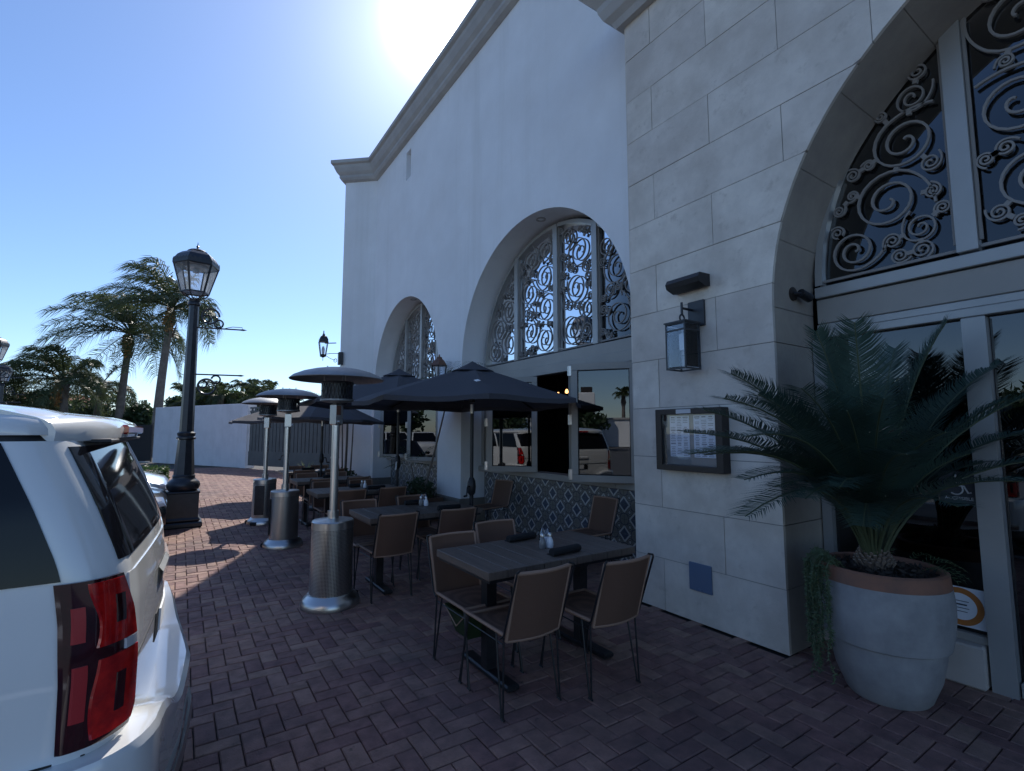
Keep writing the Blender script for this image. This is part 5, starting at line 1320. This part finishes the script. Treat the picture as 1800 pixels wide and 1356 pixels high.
# palms beyond the wall
def palm(label, loc, hgt, lean, fl, nf, seed, wind=Vector((-.34, .08, 0)), up=.5, tr=.22, group='feather palms beyond the garden wall', sheath=True, old=0):
    rng = random.Random(seed); t = thing('palm_tree', label, 'palm tree', loc, 0, group)
    top = Vector((lean[0], lean[1], hgt)); b = B(); pts = [Vector((lean[0]*u*u, lean[1]*u*u, hgt*u)) for u in [i/14 for i in range(15)]]
    rs = [tr*(1.35-.5*u if u < .8 else .95+.5*(u-.8)*2) for u in [i/14 for i in range(15)]]; rs[-1] *= .55
    b.tube(pts, rs, 12); put('trunk', b, palmt, t, smooth=True)
    b = B(); 
    for k in range(26):
        a = k*2.4; z = hgt*(.80+.2*k/26); c_ = Vector((lean[0]*.85, lean[1]*.85, 0)); r_ = tr*1.1*(1-.3*k/26)
        b.bar((c_.x+r_*cos(a), c_.y+r_*sin(a), z-.3), (c_.x+(r_+.12)*cos(a), c_.y+(r_+.12)*sin(a), z+.15), .14, .03)
    put('leaf_bases', b, palmt, t)
    for k in range(nf):
        a = k*2.39996+rng.uniform(-.2, .2); el = rng.uniform(-.15, 1.25)*(1 if k > old else .3)-(0 if k >= old else .6)
        d = Vector((cos(a)*cos(el), sin(a)*cos(el), sin(el))); L0_ = fl*rng.uniform(.8, 1.1)
        p1 = top+d*L0_*.55+Vector((0, 0, .12*L0_)); p2 = top+d*L0_*.85+wind*L0_*.55+Vector((0, 0, -.38*L0_*(1.0-.55*max(0, sin(el)))))
        pts = bez(top+Vector((0, 0, -.1)), p1, p2, 9); b = B(); frond(b, pts, fl*.27, 58, droop=.6, wd=.026, rng=rng, start=.16, vee=.25, jit=.2, sweep=wind*.5, fwdk=.3)
        b.tube(pts, [.05-.04*i/9 for i in range(10)], 4); put('frond', b, palml, t)
    if sheath:
        b = B(); a = rng.uniform(3.4, 4.4); b.add([], [])
        p0 = top+Vector((.25*cos(a), .25*sin(a)-.1, -.3)); leafcloud(b, (p0.x, p0.y, p0.z-.7), .32, .28, .85, 260, .06, .22, rng, .2); put('seed_cluster', b, seedm, t)
    return t
def place(px_, dep):
    lat = (px_-900)/873*dep; yw = radians(33.62); return (sin(yw)*dep+cos(yw)*lat, cos(yw)*dep-sin(yw)*lat, 0)
PALMS = [(-3.75, 45.5, 8.9, (.35, 0), 4.9, 32, 1, 'tall feather palm with a dense crown left of the street lamp', True, 4),
         (-1.35, 40.3, 10.1, (.5, 0), 4.6, 28, 2, 'tallest feather palm, its crown behind the lantern of the street lamp', True, 3),
         (-6.6, 45.0, 5.2, (-.2, 0), 4.0, 26, 3, 'short palm with a thick trunk above the white car roof', True, 3),
         (-5.4, 49.0, 5.4, (.2, 0), 3.4, 16, 4, 'small palm between the thick trunked palm and the tall palm', False, 2),
         (-9.3, 46.0, 3.7, (-.1, 0), 3.9, 24, 5, 'bushy low palm at the far left above the car roof', False, 2)]
for x, y, h_, ln, fl, nf, sd_, l_, sh_, old in PALMS: palm(l_, (x, y, 0), h_, ln, fl, nf, sd_, sheath=sh_, old=old)
def bush(label, loc, rx, rz_, h_, seed, m=leafm, n=2600, group='shrubs and small trees behind the garden wall', s=(.10, .26)):
    rng = random.Random(seed); t = thing('shrub_tree', label, 'tree', loc, 0, group)
    b = B(); b.tube([(0, 0, 0), (.1, 0, h_*.5), (0, .1, h_)], [.14, .10, .05], 8)
    for k in range(5): a = k*1.3; b.tube([(0, 0, h_*.5), (rx*.6*cos(a), rx*.6*sin(a), h_+rz_*.2)], [.06, .02], 6)
    put('trunk', b, palmt, t, smooth=True); b = B()
    for k in range(6):
        a = rng.uniform(0, 6.28); r_ = rx*.5*rng.random()**.5; leafcloud(b, (r_*cos(a), r_*sin(a), h_+rng.uniform(-.3, .4)*rz_), rx*.62, rx*.62, rz_*.62, n//6, *s, rng, .35)
    put('crown', b, m, t); return t
bush('dark green shrub above the dark fence', place(238, 37), 1.5, 1.8, 2.5, 21, leafd)
bush('rounded shrub between the dark fence and the white wall', place(262, 40), 1.6, 1.3, 2.3, 22, leafm)
bush('yellow green shrub mass above the white car roof', place(165, 47), 3.0, 2.6, 3.2, 23, palml, n=4200)
bush('grey green shrub mass left of the thick trunked palm', place(95, 48), 2.8, 2.2, 3.3, 29, leafm, n=3600)
bush('dark shrub at the far left above the white car roof', place(40, 47), 3.4, 2.2, 3.0, 24, leafd, n=3800)
bush('pale feathery tree just right of the street lamp', place(372, 43), 2.1, 1.5, 4.2, 25, palml, s=(.12, .34))
bush('feathery tree over the middle of the garden wall', place(425, 44), 2.3, 1.5, 4.1, 26, leafm, s=(.12, .34))
bush('low dark tree left of the street lamp over the garden wall', place(325, 45), 2.0, 1.2, 3.6, 27, leafd, s=(.12, .3))
for i, (px_, dp, h_) in enumerate(((385, 41, 4.5), (440, 42, 4.6), (470, 40, 4.3), (330, 43, 4.2), (505, 46, 4.0))):
    palm('%s small feather palm rising over the garden wall' % ('leftmost', 'third', 'fourth', 'second', 'rightmost')[(1, 2, 3, 0, 4)[i] if False else i] if False else ['second small feather palm from the lamp, over the garden wall', 'third small feather palm from the lamp, over the garden wall', 'spiky small palm over the right end of the garden wall', 'small feather palm close behind the lamp post', 'farthest small palm, between the heater domes'][i], place(px_, dp), h_, (.1, 0), 2.3, 13, 40+i, sheath=False, tr=.14)
# hedge by the parked cars
t = thing('hedge', 'clipped bright green hedge at the end of the parking row', 'hedge', (-.68, 13.9, 0)); b = B(); rh = random.Random(4)
q = B(); q.box((-1.2, 0, .38), (3.2, .9, .66)); put('twig_core', q, leafd, t)
for k in range(9000):
    f = rh.choice('txyy'); x, y, z = rh.uniform(-2.9, .48), rh.uniform(-.52, .52), rh.uniform(.05, .80)
    if f == 't': z = .80+.04*noise.noise(Vector((x*3, y*3, 0)))
    elif f == 'x': x = .46
    else: y = rh.choice((-.5, .5))
    v = Vector((rh.gauss(0, 1), rh.gauss(0, 1), rh.gauss(0, 1))).normalized(); d = v.orthogonal().normalized(); e = v.cross(d)*.5; s_ = rh.uniform(.018, .035)
    p = Vector((x+rh.gauss(0, .02), y+rh.gauss(0, .02), z+rh.gauss(0, .02))); b.add([p-d*s_, p+e*s_, p+d*s_, p-e*s_], [(0, 1, 2, 3)])
put('foliage', b, leafm, t)
# trees across the lot, mirrored in the glass
for i, (x, y, rr_, h_) in enumerate(((-27, 6, 2.6, 2.4), (-27, 0.5, 2.4, 2.2), (-28, -6, 2.8, 2.2), (-27, 12, 3, 3.2), (-28, 18, 3, 3.0), (-30, -13, 3, 2.4))):
    bush(['bushy tree across the parking lot, mirrored in the windows, %s' % w_ for w_ in ('third from the right', 'second from the right', 'behind the off-roaders', 'fourth from the right', 'fifth from the right', 'rightmost')][i], (x, y, 0), rr_, 1.8, h_, 60+i, leafd, n=1500, group='trees across the parking lot', s=(.18, .42))
palm('tall palm across the lot, mirrored beside the white house', (-47, -27.5, 0), 6.6, (.1, 0), 1.6, 18, 77, wind=Vector((0, 0, 0)), group='trees across the parking lot', sheath=False)
# planters at the piers
def planter(label, loc, dims, rz=0):
    t = thing('planter_box', label, 'planter', loc, rz); dx, dy, dz = dims
    for s_ in (-1, 1):
        for k in range(3):
            q = B(); q.box((0, s_*dy/2, dz*(k+.5)/3), (dx, .03, dz/3-.006), bev=.004); put('board', q, woodp, t)
            q = B(); q.box((s_*(dx/2-.016), 0, dz*(k+.5)/3), (.03, dy-.034, dz/3-.006), bev=.004); put('board', q, woodp, t)
    q = B(); q.box((0, 0, dz-.06), (dx-.05, dy-.04, .04)); put('soil', q, soil, t); return t
planter('low wooden planter at the foot of the white pier between the two arches', (3.86, 8.9, 0), (.42, 1.0, .42))
planter('low wooden planter at the far corner of the building, beyond the last tables', (3.45, 12.75, 0), (.42, .9, .40))
planter('low wooden planter before the picket gate with a spiky yellow green plant', (2.9, 14.9, 0), (.9, .4, .55))
def lowplant(label, loc, stems, m, seed, hh=.32, rr_=.28, n=1100, tallness=1.7, top=True):
    rng = random.Random(seed); t = thing('potted_plant', label, 'plant', loc); b = B(); leafcloud(b, (0, 0, hh*.45), rr_, rr_*1.6, hh*.7, n, .015, .05, rng, .2); put('foliage', b, m, t)
    for (x0, y0, x1, y1, h_) in stems:
        q = B(); q.tube([(x0, y0, 0), ((x0+x1)/2+.01, (y0+y1)/2, h_*.5), (x1, y1, h_)], [.022, .017, .010], 7); put('stem', q, palmt, t, smooth=True)
        if top:
            for k in range(8):
                b = B(); a = k*.8+rng.random(); d = Vector((cos(a), sin(a), rng.uniform(.0, .9))); frond(b, bez((x1, y1, h_), Vector((x1, y1, h_))+d*.28, Vector((x1, y1, h_-.10))+d*.52), .15, 10, droop=.4, wd=.007, rng=rng); put('leaf_frond', b, leafd, t)
    return t
lowplant('planter shrub at the white pier with two slanting bare stems and a feathery top', (3.86, 8.95, .36), [(0, -.1, .18, -.85, 2.05), (.0, .18, -.06, .35, .62)], leafd, 31)
lowplant('planter shrub at the far corner with five thin upright stems', (3.45, 12.7, .34), [(0, 0, .05, .1, 2.1), (.05, .1, .10, .2, 2.2), (-.05, .15, -.35, .35, 2.0), (.1, -.1, .16, -.1, 2.1), (0, .2, -.05, .3, 2.3)], leafd, 32)
t = thing('potted_plant', 'spiky yellow green plant in the planter before the gate', 'plant', (3.0, 14.9, .5)); b = B(); rz_ = random.Random(2)
for k in range(26):
    a = rz_.uniform(0, 6.28); d = Vector((cos(a), sin(a), rz_.uniform(.5, 1.6))).normalized()*rz_.uniform(.25, .42); s_ = d.cross(Vector((0, 0, 1))).normalized()*.012
    b.add([-s_, s_, d+Vector((0, 0, -.02))], [(0, 1, 2)])
put('leaves', b, mat('lime_leaf', (.30, .36, .09), .5), t)
# faint red lettering strip and small things
t = thing('fern_plant', 'thin arching fern fronds showing above the nearest umbrella beside the copper lantern', 'plant', (4.05, 8.05, 2.35)); b = B(); rf_ = random.Random(6)
for k in range(7):
    a = radians(200+k*22); frond(b, bez((0, 0, 0), (.22*cos(a), .22*sin(a)-.1, .55), (.55*cos(a), .55*sin(a)-.25, .42)), .09, 16, droop=.3, wd=.004, rng=rf_)
q = B(); q.box((.12, 0, -.06), (.07, .10, .12)); put('wall_bracket', q, blackm, t)
put('fronds', b, leafd, t)
